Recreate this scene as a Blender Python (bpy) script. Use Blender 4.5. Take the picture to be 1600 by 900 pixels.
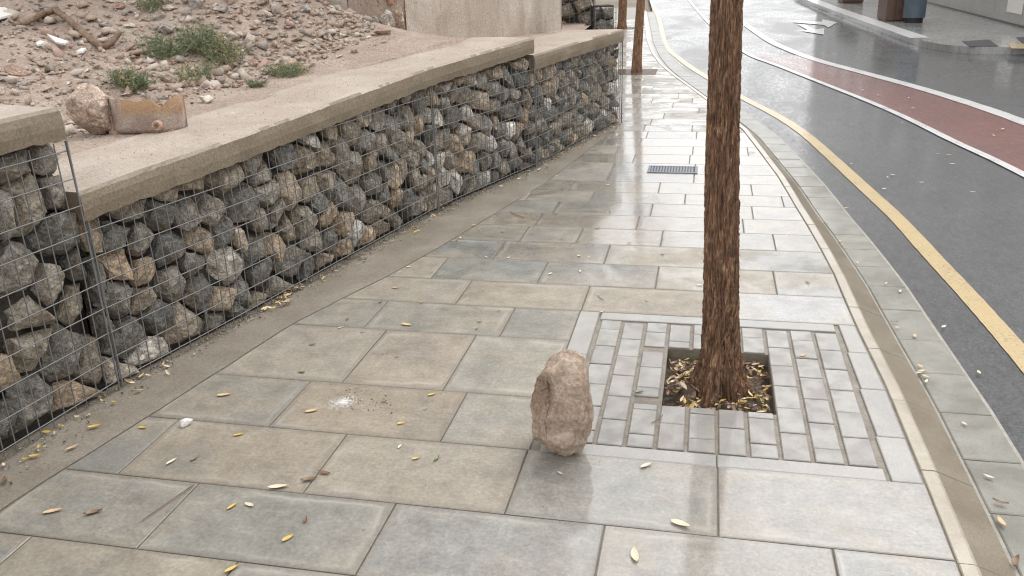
import bpy, bmesh, math, random
import numpy as np
from mathutils import Vector, Matrix, noise as mnoise

# ------------------------------------------------------------------ camera, sky, sun, exposure
sc = bpy.context.scene
for o in list(bpy.data.objects): bpy.data.objects.remove(o)
CH = 1.5
CR = Vector((0.97722744, 0.20995679, -0.03073566)).normalized()
CF = Vector((-0.20687229, 0.91043162, -0.35821519)).normalized()
CU = CR.cross(CF).normalized()
FPX = 1360.13
cam_d = bpy.data.cameras.new('camera'); cam = bpy.data.objects.new('camera', cam_d)
sc.collection.objects.link(cam); sc.camera = cam
mw = Matrix.Identity(4)
for i in range(3):
    mw[i][0] = CR[i]; mw[i][1] = CU[i]; mw[i][2] = -CF[i]
mw[2][3] = CH
cam.matrix_world = mw
cam_d.sensor_width = 36.0; cam_d.lens = FPX / 1600 * 36.0; cam_d.clip_start = 0.05; cam_d.clip_end = 2000

SUN_EL, SUN_AZ = 58.0, 35.0     # overcast: the sun is only a broad bright part of the cloud
world = bpy.data.worlds.new('World'); sc.world = world; world.use_nodes = True
wn = world.node_tree; wn.nodes.clear()
sky = wn.nodes.new('ShaderNodeTexSky'); sky.sky_type = 'NISHITA'; sky.sun_disc = False
sky.sun_elevation = math.radians(SUN_EL); sky.sun_rotation = math.radians(SUN_AZ)
sky.air_density = 1.0; sky.dust_density = 6.0; sky.ozone_density = 1.0
hs = wn.nodes.new('ShaderNodeHueSaturation'); hs.inputs['Saturation'].default_value = 0.05
mxw = wn.nodes.new('ShaderNodeMix'); mxw.data_type = 'RGBA'; mxw.inputs[0].default_value = 0.65
mxw.inputs['B'].default_value = (13.3, 13.35, 13.45, 1)      # even cloud cover
bgn = wn.nodes.new('ShaderNodeBackground'); bgn.inputs['Strength'].default_value = 0.1
wo = wn.nodes.new('ShaderNodeOutputWorld')
wn.links.new(sky.outputs[0], hs.inputs['Color']); wn.links.new(hs.outputs[0], mxw.inputs['A'])
wn.links.new(mxw.outputs['Result'], bgn.inputs['Color']); wn.links.new(bgn.outputs[0], wo.inputs[0])
sun_d = bpy.data.lights.new('sun', 'SUN'); sun_d.energy = 0.9; sun_d.angle = math.radians(35); sun_d.color = (1, .97, .93)
sun = bpy.data.objects.new('sun', sun_d); sc.collection.objects.link(sun)
_e, _a = math.radians(SUN_EL), math.radians(SUN_AZ)
sun_dir = Vector((math.sin(_a) * math.cos(_e), math.cos(_a) * math.cos(_e), math.sin(_e)))
sun.rotation_euler = (-sun_dir).to_track_quat('-Z', 'Y').to_euler(); sun.location = (3, -3, 12)
sc.view_settings.view_transform = 'Standard'; sc.view_settings.look = 'None'
sc.view_settings.exposure = 0.66; sc.view_settings.gamma = 1.0; sc.view_settings.use_curve_mapping = False
sc.render.engine = 'CYCLES'
sc.cycles.use_denoising = True; sc.cycles.max_bounces = 6
sc.cycles.sample_clamp_indirect = 6.0
sc.cycles.pixel_filter_type = 'BLACKMAN_HARRIS'; sc.cycles.filter_width = 1.15

rng = random.Random(7); nr = np.random.default_rng(7)

# ------------------------------------------------------------------ helpers
def ray(px, py):
    return CR * ((px - 800) / FPX) - CU * ((py - 450) / FPX) + CF
def G(px, py, z=0.0):
    d = ray(px, py); t = (z - CH) / d.z
    return Vector((d.x * t, d.y * t, z))
def setp(o, label=None, cat=None, group=None, kind=None):
    if label: o['label'] = label
    if cat: o['category'] = cat
    if group: o['group'] = group
    if kind: o['kind'] = kind
    return o
COL = sc.collection
def link(name, me, mat=None, parent=None, smooth=False):
    o = bpy.data.objects.new(name, me); COL.objects.link(o)
    if mat is not None and len(me.materials) == 0: me.materials.append(mat)
    if parent is not None: o.parent = parent
    if smooth:
        me.polygons.foreach_set('use_smooth', [True] * len(me.polygons))
    return o
def mesh(name, v, f):
    me = bpy.data.meshes.new(name); me.from_pydata([tuple(map(float, q)) for q in v], [], f); me.update(); return me
def mk(name, v, f, mat, parent=None, smooth=False):
    return link(name, mesh(name, v, f), mat, parent, smooth)
def npmesh(name, v, quads=None, tris=None):
    me = bpy.data.meshes.new(name); v = np.asarray(v, np.float32)
    fs = []; tot = []
    for a in (quads, tris):
        if a is not None and len(a): fs.append(np.asarray(a, np.int32)); tot.append(a.shape[1] if hasattr(a, 'shape') else len(a[0]))
    nl = sum(a.size for a in fs); npoly = sum(len(a) for a in fs)
    me.vertices.add(len(v)); me.vertices.foreach_set('co', v.ravel())
    me.loops.add(nl); me.loops.foreach_set('vertex_index', np.concatenate([a.ravel() for a in fs]))
    me.polygons.add(npoly)
    st = []; k = 0
    for a in fs:
        st.append(k + np.arange(len(a)) * a.shape[1]); k += a.size
    me.polygons.foreach_set('loop_start', np.concatenate(st).astype(np.int32))
    me.polygons.foreach_set('loop_total', np.concatenate([np.full(len(a), a.shape[1]) for a in fs]).astype(np.int32))
    me.update(calc_edges=True); me.validate(); return me
def empty(name, loc=(0, 0, 0), label=None, cat=None, group=None):
    o = bpy.data.objects.new(name, None); COL.objects.link(o); o.location = loc; o.empty_display_size = .1
    return setp(o, label, cat, group)
def interp(x, xs, ys): return float(np.interp(x, xs, ys))
def fb(x, y, z=0.0, oct=4):
    return mnoise.fractal((x, y, z), 1.0, 2.0, oct)
def box(x0, x1, y0, y1, z0, z1):
    v = [(x0, y0, z0), (x1, y0, z0), (x1, y1, z0), (x0, y1, z0), (x0, y0, z1), (x1, y0, z1), (x1, y1, z1), (x0, y1, z1)]
    return v, [(0, 3, 2, 1), (4, 5, 6, 7), (0, 1, 5, 4), (1, 2, 6, 5), (2, 3, 7, 6), (3, 0, 4, 7)]
def tube_arrays(pts, rad, n=8, cap=True):
    pts = [Vector(p) for p in pts]; v = []; f = []
    prev = None
    for i, p in enumerate(pts):
        t = (pts[min(i + 1, len(pts) - 1)] - pts[max(i - 1, 0)]).normalized()
        if prev is None:
            a = t.orthogonal().normalized()
        else:
            a = (prev - t * prev.dot(t)).normalized()
        prev = a; b = t.cross(a)
        r = rad[i] if hasattr(rad, '__len__') else rad
        for k in range(n):
            an = 2 * math.pi * k / n
            v.append(p + a * (r * math.cos(an)) + b * (r * math.sin(an)))
    for i in range(len(pts) - 1):
        for k in range(n):
            f.append((i * n + k, i * n + (k + 1) % n, (i + 1) * n + (k + 1) % n, (i + 1) * n + k))
    if cap:
        f.append(tuple(range(n - 1, -1, -1))); f.append(tuple((len(pts) - 1) * n + k for k in range(n)))
    return v, f
class MB:
    def __init__(s): s.v = []; s.f = []
    def add(s, v, f):
        n = len(s.v); s.v += list(v); s.f += [tuple(i + n for i in q) for q in f]
    def build(s, name, mat, parent=None, smooth=False): return mk(name, s.v, s.f, mat, parent, smooth)

# ------------------------------------------------------------------ material nodes
class NT:
    def __init__(s, name):
        s.m = bpy.data.materials.new(name); s.m.use_nodes = True; s.n = s.m.node_tree; s.n.nodes.clear()
        s.out = s.n.nodes.new('ShaderNodeOutputMaterial'); s.p = s.n.nodes.new('ShaderNodeBsdfPrincipled')
        s.n.links.new(s.p.outputs[0], s.out.inputs[0]); s._pos = None; s._oi = None
    def put(s, sock, val):
        if isinstance(val, bpy.types.NodeSocket): s.n.links.new(val, sock)
        elif val is not None:
            if sock.type == 'RGBA' and len(val) == 3: val = (*val, 1)
            sock.default_value = val
    def P(s, **k):
        names = dict(base='Base Color', rough='Roughness', metal='Metallic', spec='Specular IOR Level', normal='Normal', coat='Coat Weight',
                     coatr='Coat Roughness', coati='Coat IOR', coatn='Coat Normal', ior='IOR', sss='Subsurface Weight', trans='Transmission Weight')
        for a, b in k.items(): s.put(s.p.inputs[names[a]], b)
        return s.m
    @property
    def pos(s):
        if s._pos is None: s._pos = s.n.nodes.new('ShaderNodeNewGeometry').outputs['Position']
        return s._pos
    @property
    def oi(s):
        if s._oi is None: s._oi = s.n.nodes.new('ShaderNodeObjectInfo')
        return s._oi
    def scale(s, vec, sc_, off=(0, 0, 0)):
        m = s.n.nodes.new('ShaderNodeMapping'); s.put(m.inputs['Vector'], vec); m.inputs['Scale'].default_value = sc_; m.inputs['Location'].default_value = off
        return m.outputs[0]
    def noise(s, scale, detail=4, rough=.55, vec=None, dist=0.0, w=None, gain=1.9):
        t = s.n.nodes.new('ShaderNodeTexNoise'); t.inputs['Scale'].default_value = scale; t.inputs['Detail'].default_value = detail
        t.inputs['Roughness'].default_value = rough; t.inputs['Distortion'].default_value = dist
        if w is not None:
            t.noise_dimensions = '4D'; s.put(t.inputs['W'], w)
        s.put(t.inputs['Vector'], vec if vec is not None else s.pos)
        m = s.n.nodes.new('ShaderNodeMath'); m.operation = 'MULTIPLY_ADD'; s.n.links.new(t.outputs['Fac'], m.inputs[0]); m.inputs[1].default_value = gain; m.inputs[2].default_value = .5 - .5 * gain
        return m.outputs[0]
    def voro(s, scale, vec=None, feature='F1', out='Distance'):
        t = s.n.nodes.new('ShaderNodeTexVoronoi'); t.feature = feature; t.inputs['Scale'].default_value = scale
        s.put(t.inputs['Vector'], vec if vec is not None else s.pos); return t.outputs[out]
    def ramp(s, fac, stops, interp='LINEAR'):
        r = s.n.nodes.new('ShaderNodeValToRGB'); e = r.color_ramp; e.interpolation = interp
        while len(e.elements) < len(stops): e.elements.new(.5)
        for el, (p, c) in zip(e.elements, stops):
            el.position = p; el.color = (*c, 1) if hasattr(c, '__len__') else (c, c, c, 1)
        s.put(r.inputs[0], fac); return r.outputs[0]
    def mix(s, fac, a, b, mode='MIX'):
        m = s.n.nodes.new('ShaderNodeMix'); m.data_type = 'RGBA'; m.blend_type = mode
        s.put(m.inputs[0], fac); s.put(m.inputs['A'], a); s.put(m.inputs['B'], b); return m.outputs['Result']
    def math(s, op, a, b=0.0, clamp=False):
        m = s.n.nodes.new('ShaderNodeMath'); m.operation = op; m.use_clamp = clamp; s.put(m.inputs[0], a); s.put(m.inputs[1], b); return m.outputs[0]
    def bump(s, h, strength=.3, dist=.01, normal=None):
        b = s.n.nodes.new('ShaderNodeBump'); b.inputs['Strength'].default_value = strength; b.inputs['Distance'].default_value = dist
        s.put(b.inputs['Height'], h)
        if normal is not None: s.put(b.inputs['Normal'], normal)
        return b.outputs[0]

def mat_slab(name='wet_slab'):
    t = NT(name); col = t.oi.outputs['Color']; wet = t.oi.outputs['Alpha']; rnd = t.math('MULTIPLY', t.oi.outputs['Random'], 40.0)
    big = t.noise(2.2, 5, .6, dist=.6, w=rnd); mid = t.noise(11, 7, .72, w=rnd); fine = t.noise(75, 5, .8); grit = t.noise(520, 2, .6)
    c = t.mix(t.ramp(big, [(.40, 0.0), (.72, .7)]), col, (.315, .275, .218))
    c = t.mix(t.ramp(big, [(.16, .6), (.40, 0.0)]), c, (.18, .176, .16))
    c = t.mix(.8, c, t.ramp(mid, [(.12, .60), (.88, 1.30)]), 'MULTIPLY')
    streak = t.noise(1.0, 4, .6, vec=t.scale(t.pos, (5, 22, 5)), dist=.8)
    c = t.mix(t.ramp(streak, [(.62, 0.0), (.95, .55)]), c, (.37, .325, .26))
    c = t.mix(.55, c, t.ramp(fine, [(.2, .55), (.8, 1.4)]), 'MULTIPLY')
    gen = t.n.nodes.new('ShaderNodeTexCoord').outputs['Generated']; sg = t.n.nodes.new('ShaderNodeSeparateXYZ'); t.n.links.new(gen, sg.inputs[0])
    ex = t.math('MINIMUM', sg.outputs[0], t.math('SUBTRACT', 1.0, sg.outputs[0])); ey = t.math('MINIMUM', sg.outputs[1], t.math('SUBTRACT', 1.0, sg.outputs[1]))
    ed = t.math('MINIMUM', t.math('MULTIPLY', ex, .6), t.math('MULTIPLY', ey, .34))       # metres from the slab's edge
    wob = t.math('ADD', ed, t.math('MULTIPLY', t.math('SUBTRACT', t.noise(5, 4, .6, w=rnd), .5), .03))
    rim = t.ramp(wob, [(.012, 0.0), (.026, 1.0), (.034, .35), (.06, 0.0)])
    rim = t.math('MULTIPLY', rim, t.ramp(t.noise(2.6, 3, .6, w=t.math('ADD', rnd, 20.0)), [(.42, 0.0), (.75, .65)]))
    c = t.mix(rim, c, (.43, .40, .345))
    c = t.mix(t.math('MULTIPLY', t.ramp(wob, [(.0, 1.0), (.022, 0.0)]), t.ramp(mid, [(.3, 0.1), (.7, .6)])), c, (.17, .145, .115))
    specks = t.ramp(t.noise(46, 3, .7, w=rnd), [(.82, 0.0), (.92, .6)])
    c = t.mix(specks, c, (.10, .08, .06))
    film = t.noise(3.4, 5, .62, dist=1.2, w=t.math('ADD', rnd, 9.0), gain=1.2)
    wv = t.math('ADD', film, t.math('SUBTRACT', wet, .5))
    wm = t.ramp(wv, [(.40, 0.0), (.62, 1.0)])
    patchy = t.ramp(t.math('ADD', t.noise(210, 3, .6), t.math('MULTIPLY', wet, .25)), [(.50, .35), (.66, 1.0)])
    coat = t.math('MULTIPLY', wm, patchy)
    bn = t.bump(t.math('ADD', t.math('MULTIPLY', mid, .5), t.math('MULTIPLY', fine, .35)), .35, .004)
    bn = t.bump(grit, .25, .002, bn)
    cn = t.bump(t.noise(14, 3, .5), .08, .004)
    cn = t.bump(t.noise(240, 2, .5), .05, .001, cn)
    return t.P(base=c, rough=t.ramp(wm, [(0, .45), (1, .24)]), spec=.6, normal=bn, coat=coat, coatr=.04, coati=1.75, coatn=cn)
def mat_paver():
    t = NT('wet_paver'); col = t.oi.outputs['Color']; rnd = t.math('MULTIPLY', t.oi.outputs['Random'], 60.0)
    mid = t.noise(14, 5, .6, w=rnd); fine = t.noise(300, 3, .7)
    c = t.mix(.6, col, t.ramp(mid, [(.3, .75), (.7, 1.15)]), 'MULTIPLY')
    c = t.mix(.35, c, t.ramp(fine, [(.3, .6), (.7, 1.25)]), 'MULTIPLY')
    c = t.mix(t.ramp(t.noise(6, 3, .6), [(.70, 0.0), (.95, .5)]), c, (.25, .23, .16))
    bn = t.bump(t.math('ADD', fine, mid), .3, .003)
    return t.P(base=c, rough=.38, normal=bn, coat=t.ramp(mid, [(.35, .35), (.6, .9)]), coatr=.09, coati=1.45, coatn=t.bump(t.noise(120, 2), .06, .001))
def mat_simple(name, c1, c2, scale=12, rough=.7, bump=.4, bd=.006, fine=140, coat=0.0, speck=None):
    t = NT(name); a = t.noise(scale, 6, .62, dist=.4); f = t.noise(fine, 4, .7)
    c = t.mix(t.ramp(a, [(.22, 0.0), (.78, 1.0)]), c1, c2)
    c = t.mix(.5, c, t.ramp(f, [(.3, .6), (.7, 1.25)]), 'MULTIPLY')
    if speck: c = t.mix(t.ramp(t.noise(scale * 5, 3, .7), [(.74, 0.0), (.88, .7)]), c, speck)
    return t.P(base=c, rough=rough, normal=t.bump(t.math('ADD', a, t.math('MULTIPLY', f, .5)), bump, bd), coat=coat, coatr=.08)
def mat_stone(name, stops, coat=.25, vein=.35, scale=16, rust=(.27, .20, .125)):
    t = NT(name); r = t.oi.outputs['Random']; rv = t.math('MULTIPLY', r, 50.0)
    base = t.ramp(r, stops)
    a = t.noise(scale, 6, .65, dist=.8, w=rv); f = t.noise(90, 5, .75, w=rv)
    c = t.mix(.85, base, t.ramp(a, [(.15, .38), (.85, 2.0)]), 'MULTIPLY')
    c = t.mix(t.ramp(t.noise(7, 4, .6, w=t.math('ADD', rv, 7.0)), [(.50, 0.0), (.85, .6)]), c, rust)
    c = t.mix(.7, c, t.ramp(f, [(.2, .4), (.8, 1.9)]), 'MULTIPLY')
    c = t.mix(t.math('MULTIPLY', t.ramp(t.noise(30, 5, .7, dist=1.5, w=t.math('ADD', rv, 3.0)), [(.74, 0.0), (.90, 1.0)]), vein), c, (.58, .55, .50))
    fac_ = t.math('ADD', t.voro(38), t.math('MULTIPLY', t.voro(85), .5))
    c = t.mix(.55, c, t.ramp(fac_, [(.25, 1.25), (1.0, .55)]), 'MULTIPLY')
    h = t.math('ADD', t.math('ADD', a, t.math('MULTIPLY', f, .6)), t.math('MULTIPLY', fac_, -1.0))
    return t.P(base=c, rough=.5, normal=t.bump(h, .9, .013), coat=coat, coatr=.25)
def mat_paint(name, c, wear=(.16, .15, .14)):
    t = NT(name); f = t.noise(60, 5, .75); a = t.noise(5, 4, .6)
    m = t.ramp(t.math('MULTIPLY', t.math('ADD', f, t.math('MULTIPLY', a, .5)), .6), [(.50, 0.0), (.64, .8)])
    col = t.mix(m, c, wear); col = t.mix(.35, col, t.ramp(t.noise(85, 4, .7), [(.2, .65), (.8, 1.2)]), 'MULTIPLY')
    return t.P(base=col, rough=.42, normal=t.bump(t.noise(330, 3), .35, .003), coat=.55, coatr=.12)
def mat_asphalt(name, c1, c2, puddle=(.50, .60)):
    t = NT(name); g = t.noise(85, 5, .8); a = t.noise(1.6, 5, .6, dist=.5); a2 = t.noise(1.0, 5, .7, vec=t.scale(t.pos, (24, 9, 1)))
    v = t.voro(260)
    c = t.mix(t.ramp(g, [(.25, 0.0), (.8, 1.0)]), c1, c2)
    c = t.mix(.5, c, t.ramp(a, [(.2, .7), (.8, 1.3)]), 'MULTIPLY'); c = t.mix(.6, c, t.ramp(a2, [(.2, .6), (.8, 1.45)]), 'MULTIPLY')
    st = t.scale(t.pos, (1.3, .5, 1.0))
    wm = t.math('MULTIPLY', t.ramp(t.noise(.8, 5, .62, vec=st, dist=.8), [(puddle[0] - .25, .55), (puddle[1] + .1, 1.0)]), t.ramp(t.noise(1.0, 5, .7, vec=t.scale(t.pos, (30, 7, 1))), [(.15, .45), (.7, 1.0)]))
    sep = t.n.nodes.new('ShaderNodeSeparateXYZ'); t.n.links.new(t.pos, sep.inputs[0])
    bn = t.bump(t.math('ADD', g, v), .5, .004)
    rip = t.noise(26, 3, .55)
    cn = t.bump(rip, .035, .004); cn = t.bump(g, .10, .0016, cn)
    return t.P(base=c, rough=.45, normal=bn, coat=wm, coatr=.045, coati=1.85, coatn=cn)
def mat_bark():
    t = NT('bark'); st = t.scale(t.pos, (66, 66, 13)); st2 = t.scale(t.pos, (240, 240, 70))
    a = t.noise(1.0, 5, .65, vec=st, dist=.7); b = t.noise(1.0, 5, .7, vec=st2, dist=.5)
    c = t.ramp(a, [(.15, (.065, .033, .020)), (.38, (.19, .098, .055)), (.62, (.33, .18, .100)), (.86, (.54, .37, .225))])
    c = t.mix(.6, c, t.ramp(b, [(.3, .45), (.7, 1.7)]), 'MULTIPLY')
    c = t.mix(t.ramp(t.noise(16, 4, .6), [(.68, 0.0), (.9, .5)]), c, (.11, .08, .065))
    return t.P(base=c, rough=.62, normal=t.bump(t.math('ADD', a, t.math('MULTIPLY', b, .6)), .9, .010), coat=.12, coatr=.3)
def mat_leaf(name, c, c2=None, rough=.5, trans=False):
    t = NT(name); r = t.oi.outputs['Random']
    base = t.mix(t.noise(60, 3, .6), c, c2 or c)
    base = t.mix(.3, base, t.ramp(t.noise(400, 2), [(.3, .7), (.7, 1.2)]), 'MULTIPLY')
    return t.P(base=base, rough=rough, coat=.3, coatr=.2)

M = dict(
    slab=mat_slab(), paver=mat_paver(),
    edging=mat_simple('pit_edging_concrete', (.30, .29, .275), (.36, .345, .325), 5, .36, .25, .003, 260, coat=.7),
    mortar=mat_simple('mortar', (.17, .145, .115), (.27, .235, .19), 20, .6, .5, .006, 200, coat=.3),
    strip=mat_simple('muddy_strip', (.225, .195, .155), (.30, .27, .225), 3.5, .45, .4, .006, 120, coat=.45),
    kerb=mat_simple('kerb_concrete', (.33, .285, .22), (.43, .385, .315), 6, .35, .25, .003, 240, coat=.6),
    gutter=mat_simple('gutter_concrete', (.17, .165, .14), (.29, .28, .245), 4.5, .5, .45, .005, 220, coat=.5),
    asphalt=mat_asphalt('wet_asphalt', (.020, .021, .023), (.098, .101, .108)),
    redlane=mat_asphalt('red_lane_asphalt', (.095, .024, .019), (.20, .058, .043), (.45, .55)),
    white=mat_paint('white_road_paint', (.66, .66, .66)), yellow=mat_paint('yellow_road_paint', (.50, .375, .185), (.18, .15, .11)),
    farpave=mat_asphalt('far_pavement_concrete', (.24, .24, .235), (.36, .355, .345), (.40, .5)),
    gstone=mat_stone('gabion_stone', [(0, (.13, .125, .115)), (.2, (.20, .19, .17)), (.5, (.29, .262, .222)), (.75, (.33, .28, .215)), (.88, (.46, .345, .235)), (.93, (.50, .44, .37)), (.97, (.66, .63, .58)), (1, (.66, .63, .58))]),
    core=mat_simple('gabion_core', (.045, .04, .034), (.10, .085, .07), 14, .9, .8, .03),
    wire=NT('galvanised_wire').P(base=(.20, .20, .20), rough=.5, metal=.4),
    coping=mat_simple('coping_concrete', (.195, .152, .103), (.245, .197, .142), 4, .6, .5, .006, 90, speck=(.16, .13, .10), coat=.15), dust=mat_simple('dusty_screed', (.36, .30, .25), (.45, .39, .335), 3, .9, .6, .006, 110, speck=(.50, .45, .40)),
    dirt=mat_simple('bank_dirt', (.40, .31, .25), (.53, .43, .36), 3, .9, .9, .03, 60, speck=(.58, .51, .45)),
    rubble=mat_stone('rubble_stone', [(0, (.27, .25, .235)), (.2, (.43, .36, .29)), (.45, (.40, .285, .21)), (.62, (.46, .36, .28)), (.78, (.42, .21, .145)), (.9, (.50, .45, .39)), (1, (.60, .56, .50))], coat=.05, vein=.25),
    plaster=None, boulder=mat_stone('boulder_stone', [(0, (.50, .385, .31)), (1, (.50, .385, .31))], coat=.0, vein=.6, scale=14, rust=(.42, .30, .23)),
    bark=mat_bark(), soil=mat_simple('pit_soil', (.085, .055, .035), (.17, .115, .075), 25, .8, 1, .02, 90, coat=.2),
    l_yellow=mat_leaf('leaf_yellow', (.62, .43, .085), (.52, .36, .10)), l_tan=mat_leaf('leaf_tan', (.55, .38, .21), (.62, .47, .29)),
    l_pale=mat_leaf('leaf_pale', (.66, .55, .40), (.72, .62, .47)), l_brown=mat_leaf('leaf_brown', (.13, .075, .04), (.22, .13, .07)),
    l_green=mat_leaf('leaf_green', (.10, .17, .04), (.16, .22, .06)), weed=mat_leaf('weed_green', (.095, .135, .062), (.19, .225, .115)),
    drygrass=mat_leaf('weed_dry', (.42, .33, .17), (.34, .28, .14)), crown=mat_leaf('crown_leaf', (.060, .095, .025), (.11, .13, .03)),
    shrub=mat_leaf('shrub_leaf', (.045, .095, .022), (.09, .15, .04)),
    wood=mat_simple('driftwood', (.14, .085, .055), (.27, .18, .12), 20, .75, .7, .008, 120),
    whitebits=mat_simple('white_plaster', (.74, .72, .69), (.80, .79, .77), 14, .6, .3, .003),
    terracotta=mat_simple('broken_clay', (.36, .22, .145), (.47, .33, .25), 7, .6, .5, .006, 110, speck=(.26, .19, .15)),
    rust=mat_simple('rust_stain', (.40, .20, .075), (.44, .25, .11), 8, .5, .4, .005, 110),
    grate=NT('cast_iron').P(base=(.16, .18, .21), rough=.35, metal=.6), black=NT('black_rubber').P(base=(.02, .02, .022), rough=.5),
    binm=mat_simple('bin_blue_grey_metal', (.085, .115, .15), (.11, .145, .185), 4, .4, .05, .002, 60),
    planter=mat_simple('planter_boards', (.10, .058, .042), (.15, .09, .066), 9, .55, .3, .003, 80),
    gwall=mat_simple('grey_render', (.36, .355, .345), (.43, .425, .415), 1.2, .8, .3, .006, 40),
    bwall=mat_simple('cream_render', (.42, .38, .32), (.50, .46, .39), .8, .8, .2, .006, 30),
    glass=NT('window_glass').P(base=(.03, .035, .04), rough=.06), frame=NT('window_frame').P(base=(.12, .10, .09), rough=.5),
    ground=mat_simple('bare_ground', (.22, .19, .15), (.30, .26, .21), .6, .9, .3, .02, 20),
    mat=NT('dark_mat').P(base=(.05, .05, .055), rough=.6),
)
def mat_plaster():
    t = NT('old_plaster'); a = t.noise(1.3, 6, .65, dist=.6); st = t.scale(t.pos, (9, 9, 1.2)); s2 = t.noise(1.0, 5, .65, vec=st); f = t.noise(70, 5, .75)
    c = t.mix(t.ramp(a, [(.35, 0.0), (.65, 1.0)]), (.56, .48, .41), (.70, .64, .56))
    c = t.mix(t.ramp(s2, [(.45, 0.0), (.9, .5)]), c, (.36, .26, .19))
    c = t.mix(.45, c, t.ramp(f, [(.3, .6), (.7, 1.25)]), 'MULTIPLY')
    pits = t.ramp(t.noise(24, 4, .7), [(.76, 0.0), (.86, .7)])
    c = t.mix(pits, c, (.22, .155, .11))
    return t.P(base=c, rough=.85, normal=t.bump(t.math('ADD', t.math('MULTIPLY', pits, -.8), t.math('ADD', f, s2)), .7, .012))
M['plaster'] = mat_plaster()

# ------------------------------------------------------------------ street lines, traced and laid on the ground
SE_Y = [-3, 2.04, 2.38, 3.04, 3.27, 3.58, 3.9, 4.21, 4.6, 4.99, 5.43, 5.74, 6.2, 6.43, 6.99, 7.88, 9.25, 10.68, 11.67, 12.62, 14.01, 16.19, 18.19, 25.15, 40]
SE_X = [.69, .69, .69, .685, .675, .662, .655, .65, .63, .605, .57, .55, .515, .49, .43, .33, .06, -.25, -.47, -.65, -.85, -1.08, -1.24, -1.8, -3.0]
def slab_edge(y): return interp(y, SE_Y, SE_X)
def off_top(y): return interp(y, [2, 8], [.046, .045])
def off_groove(y): return interp(y, [2, 3.6, 5.4, 8], [.165, .165, .135, .12])
def off_gut(y): return interp(y, [2, 3.6, 5.4, 8], [.345, .345, .315, .30])
LE_Y = [-3, 1.8, 2.02, 2.39, 3.26, 3.57, 3.89, 4.06, 4.45, 5.11, 5.81, 7.74, 8.2, 8.6, 9.0]
LE_X = [-2.07, -2.0, -1.96, -1.89, -1.74, -1.64, -1.53, -1.48, -1.38, -1.23, -1.07, -.79, -.74, -1.5, -4.0]
def left_edge(y): return interp(y, LE_Y, LE_X)
WF = [(-2.50, -.6), (-2.27, 1.5), (-2.14, 2.58), (-1.99, 3.25), (-1.80, 4.18), (-1.62, 5.07), (-1.22, 6.29), (-1.02, 7.2), (-.77, 8.21)]
WFY = [q[1] for q in WF]; WFX = [q[0] for q in WF]
def wall_front(y): return interp(y, WFY, WFX)
RZ = -.055

# ground and road
v = [(-400, -400, -.16), (400, -400, -.16), (400, 400, -.16), (-400, 400, -.16)]
setp(mk('ground', v, [(0, 1, 2, 3)], M['ground']), kind='structure')
ys = list(np.arange(-4, 60.01, .5)); v = []; f = []
for y in ys:
    v += [(slab_edge(y) + off_gut(y) - .03, y, RZ), (12 if 2 < y < 13.8 else 6.2, y, RZ)]
for i in range(len(ys) - 1): f.append((2 * i, 2 * i + 1, 2 * i + 3, 2 * i + 2))
v += [(6.2, 2, RZ - .001), (40, 2, RZ - .001), (40, 13.8, RZ - .001), (6.2, 13.8, RZ - .001)]
setp(mk('road', v, f + [(len(v) - 4, len(v) - 3, len(v) - 2, len(v) - 1)], M['asphalt']), kind='structure')

def smooth_line(P, n=8):
    P = [Vector((p[0], p[1])) for p in P]; out = []
    for i in range(len(P) - 1):
        p0 = P[max(i - 1, 0)]; p1 = P[i]; p2 = P[i + 1]; p3 = P[min(i + 2, len(P) - 1)]
        for k in range(n):
            t = k / n
            out.append(.5 * ((2 * p1) + (p2 - p0) * t + (2 * p0 - 5 * p1 + 4 * p2 - p3) * t * t + (3 * p1 - p0 - 3 * p2 + p3) * t ** 3))
    out.append(P[-1])
    for _ in range(14):
        out = [out[0]] + [(out[i - 1] + 2 * out[i] + out[i + 1]) / 4 for i in range(1, len(out) - 1)] + [out[-1]]
    return out
def ribbon(name, P, w, z, mat, label=None):
    L = smooth_line(P); v = []; f = []
    for i, p in enumerate(L):
        t = (L[min(i + 1, len(L) - 1)] - L[max(i - 1, 0)]).normalized(); n = Vector((t.y, -t.x))
        e = w * .5 * (1 + .07 * fb(p.x * 14, p.y * 14))
        v += [(*(p - n * e), z), (*(p + n * e), z)]
    for i in range(len(L) - 1): f.append((2 * i, 2 * i + 1, 2 * i + 3, 2 * i + 2))
    return setp(mk(name, v, f, mat), label, kind='structure')
g2 = lambda L: [tuple(G(a, b, RZ)[:2]) for a, b in L]
yl = [(1.34, -2), (1.33, 1.5)] + g2([(1597, 558), (1553, 507), (1507, 455), (1457, 402), (1403, 342), (1357, 300), (1300, 247), (1250, 203), (1200, 173), (1163, 155), (1105, 121), (1077, 104), (1056, 87), (1038, 70), (1031, 32), (1018, 4)])
ribbon('yellow_line_marking', yl, .095, RZ + .004, M['yellow'])
w1 = [(2.75, 0), (2.55, 3.2)] + g2([(1600, 273), (1500, 227), (1433, 193), (1367, 163), (1283, 130), (1200, 97), (1165, 84), (1111, 41), (1076, 0)])
w2 = [(3.6, 0), (3.3, 5)] + g2([(1600, 192), (1517, 163), (1433, 137), (1333, 110), (1267, 92), (1220, 73), (1200, 63), (1167, 40)])
ribbon('white_lane_marking', w1, .075, RZ + .008, M['white']); ribbon('white_lane_marking', w2, .15, RZ + .008, M['white'])
s1 = [p for p in smooth_line(w1) if p.y < 14.2]; s2 = [p for p in smooth_line(w2)]
v = []; f = []
for p in s1:
    q = interp(p.y, [k.y for k in s2], [k.x for k in s2]); v += [(p.x, p.y, RZ + .004), (q, p.y, RZ + .004)]
for i in range(len(s1) - 1): f.append((2 * i, 2 * i + 1, 2 * i + 3, 2 * i + 2))
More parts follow.
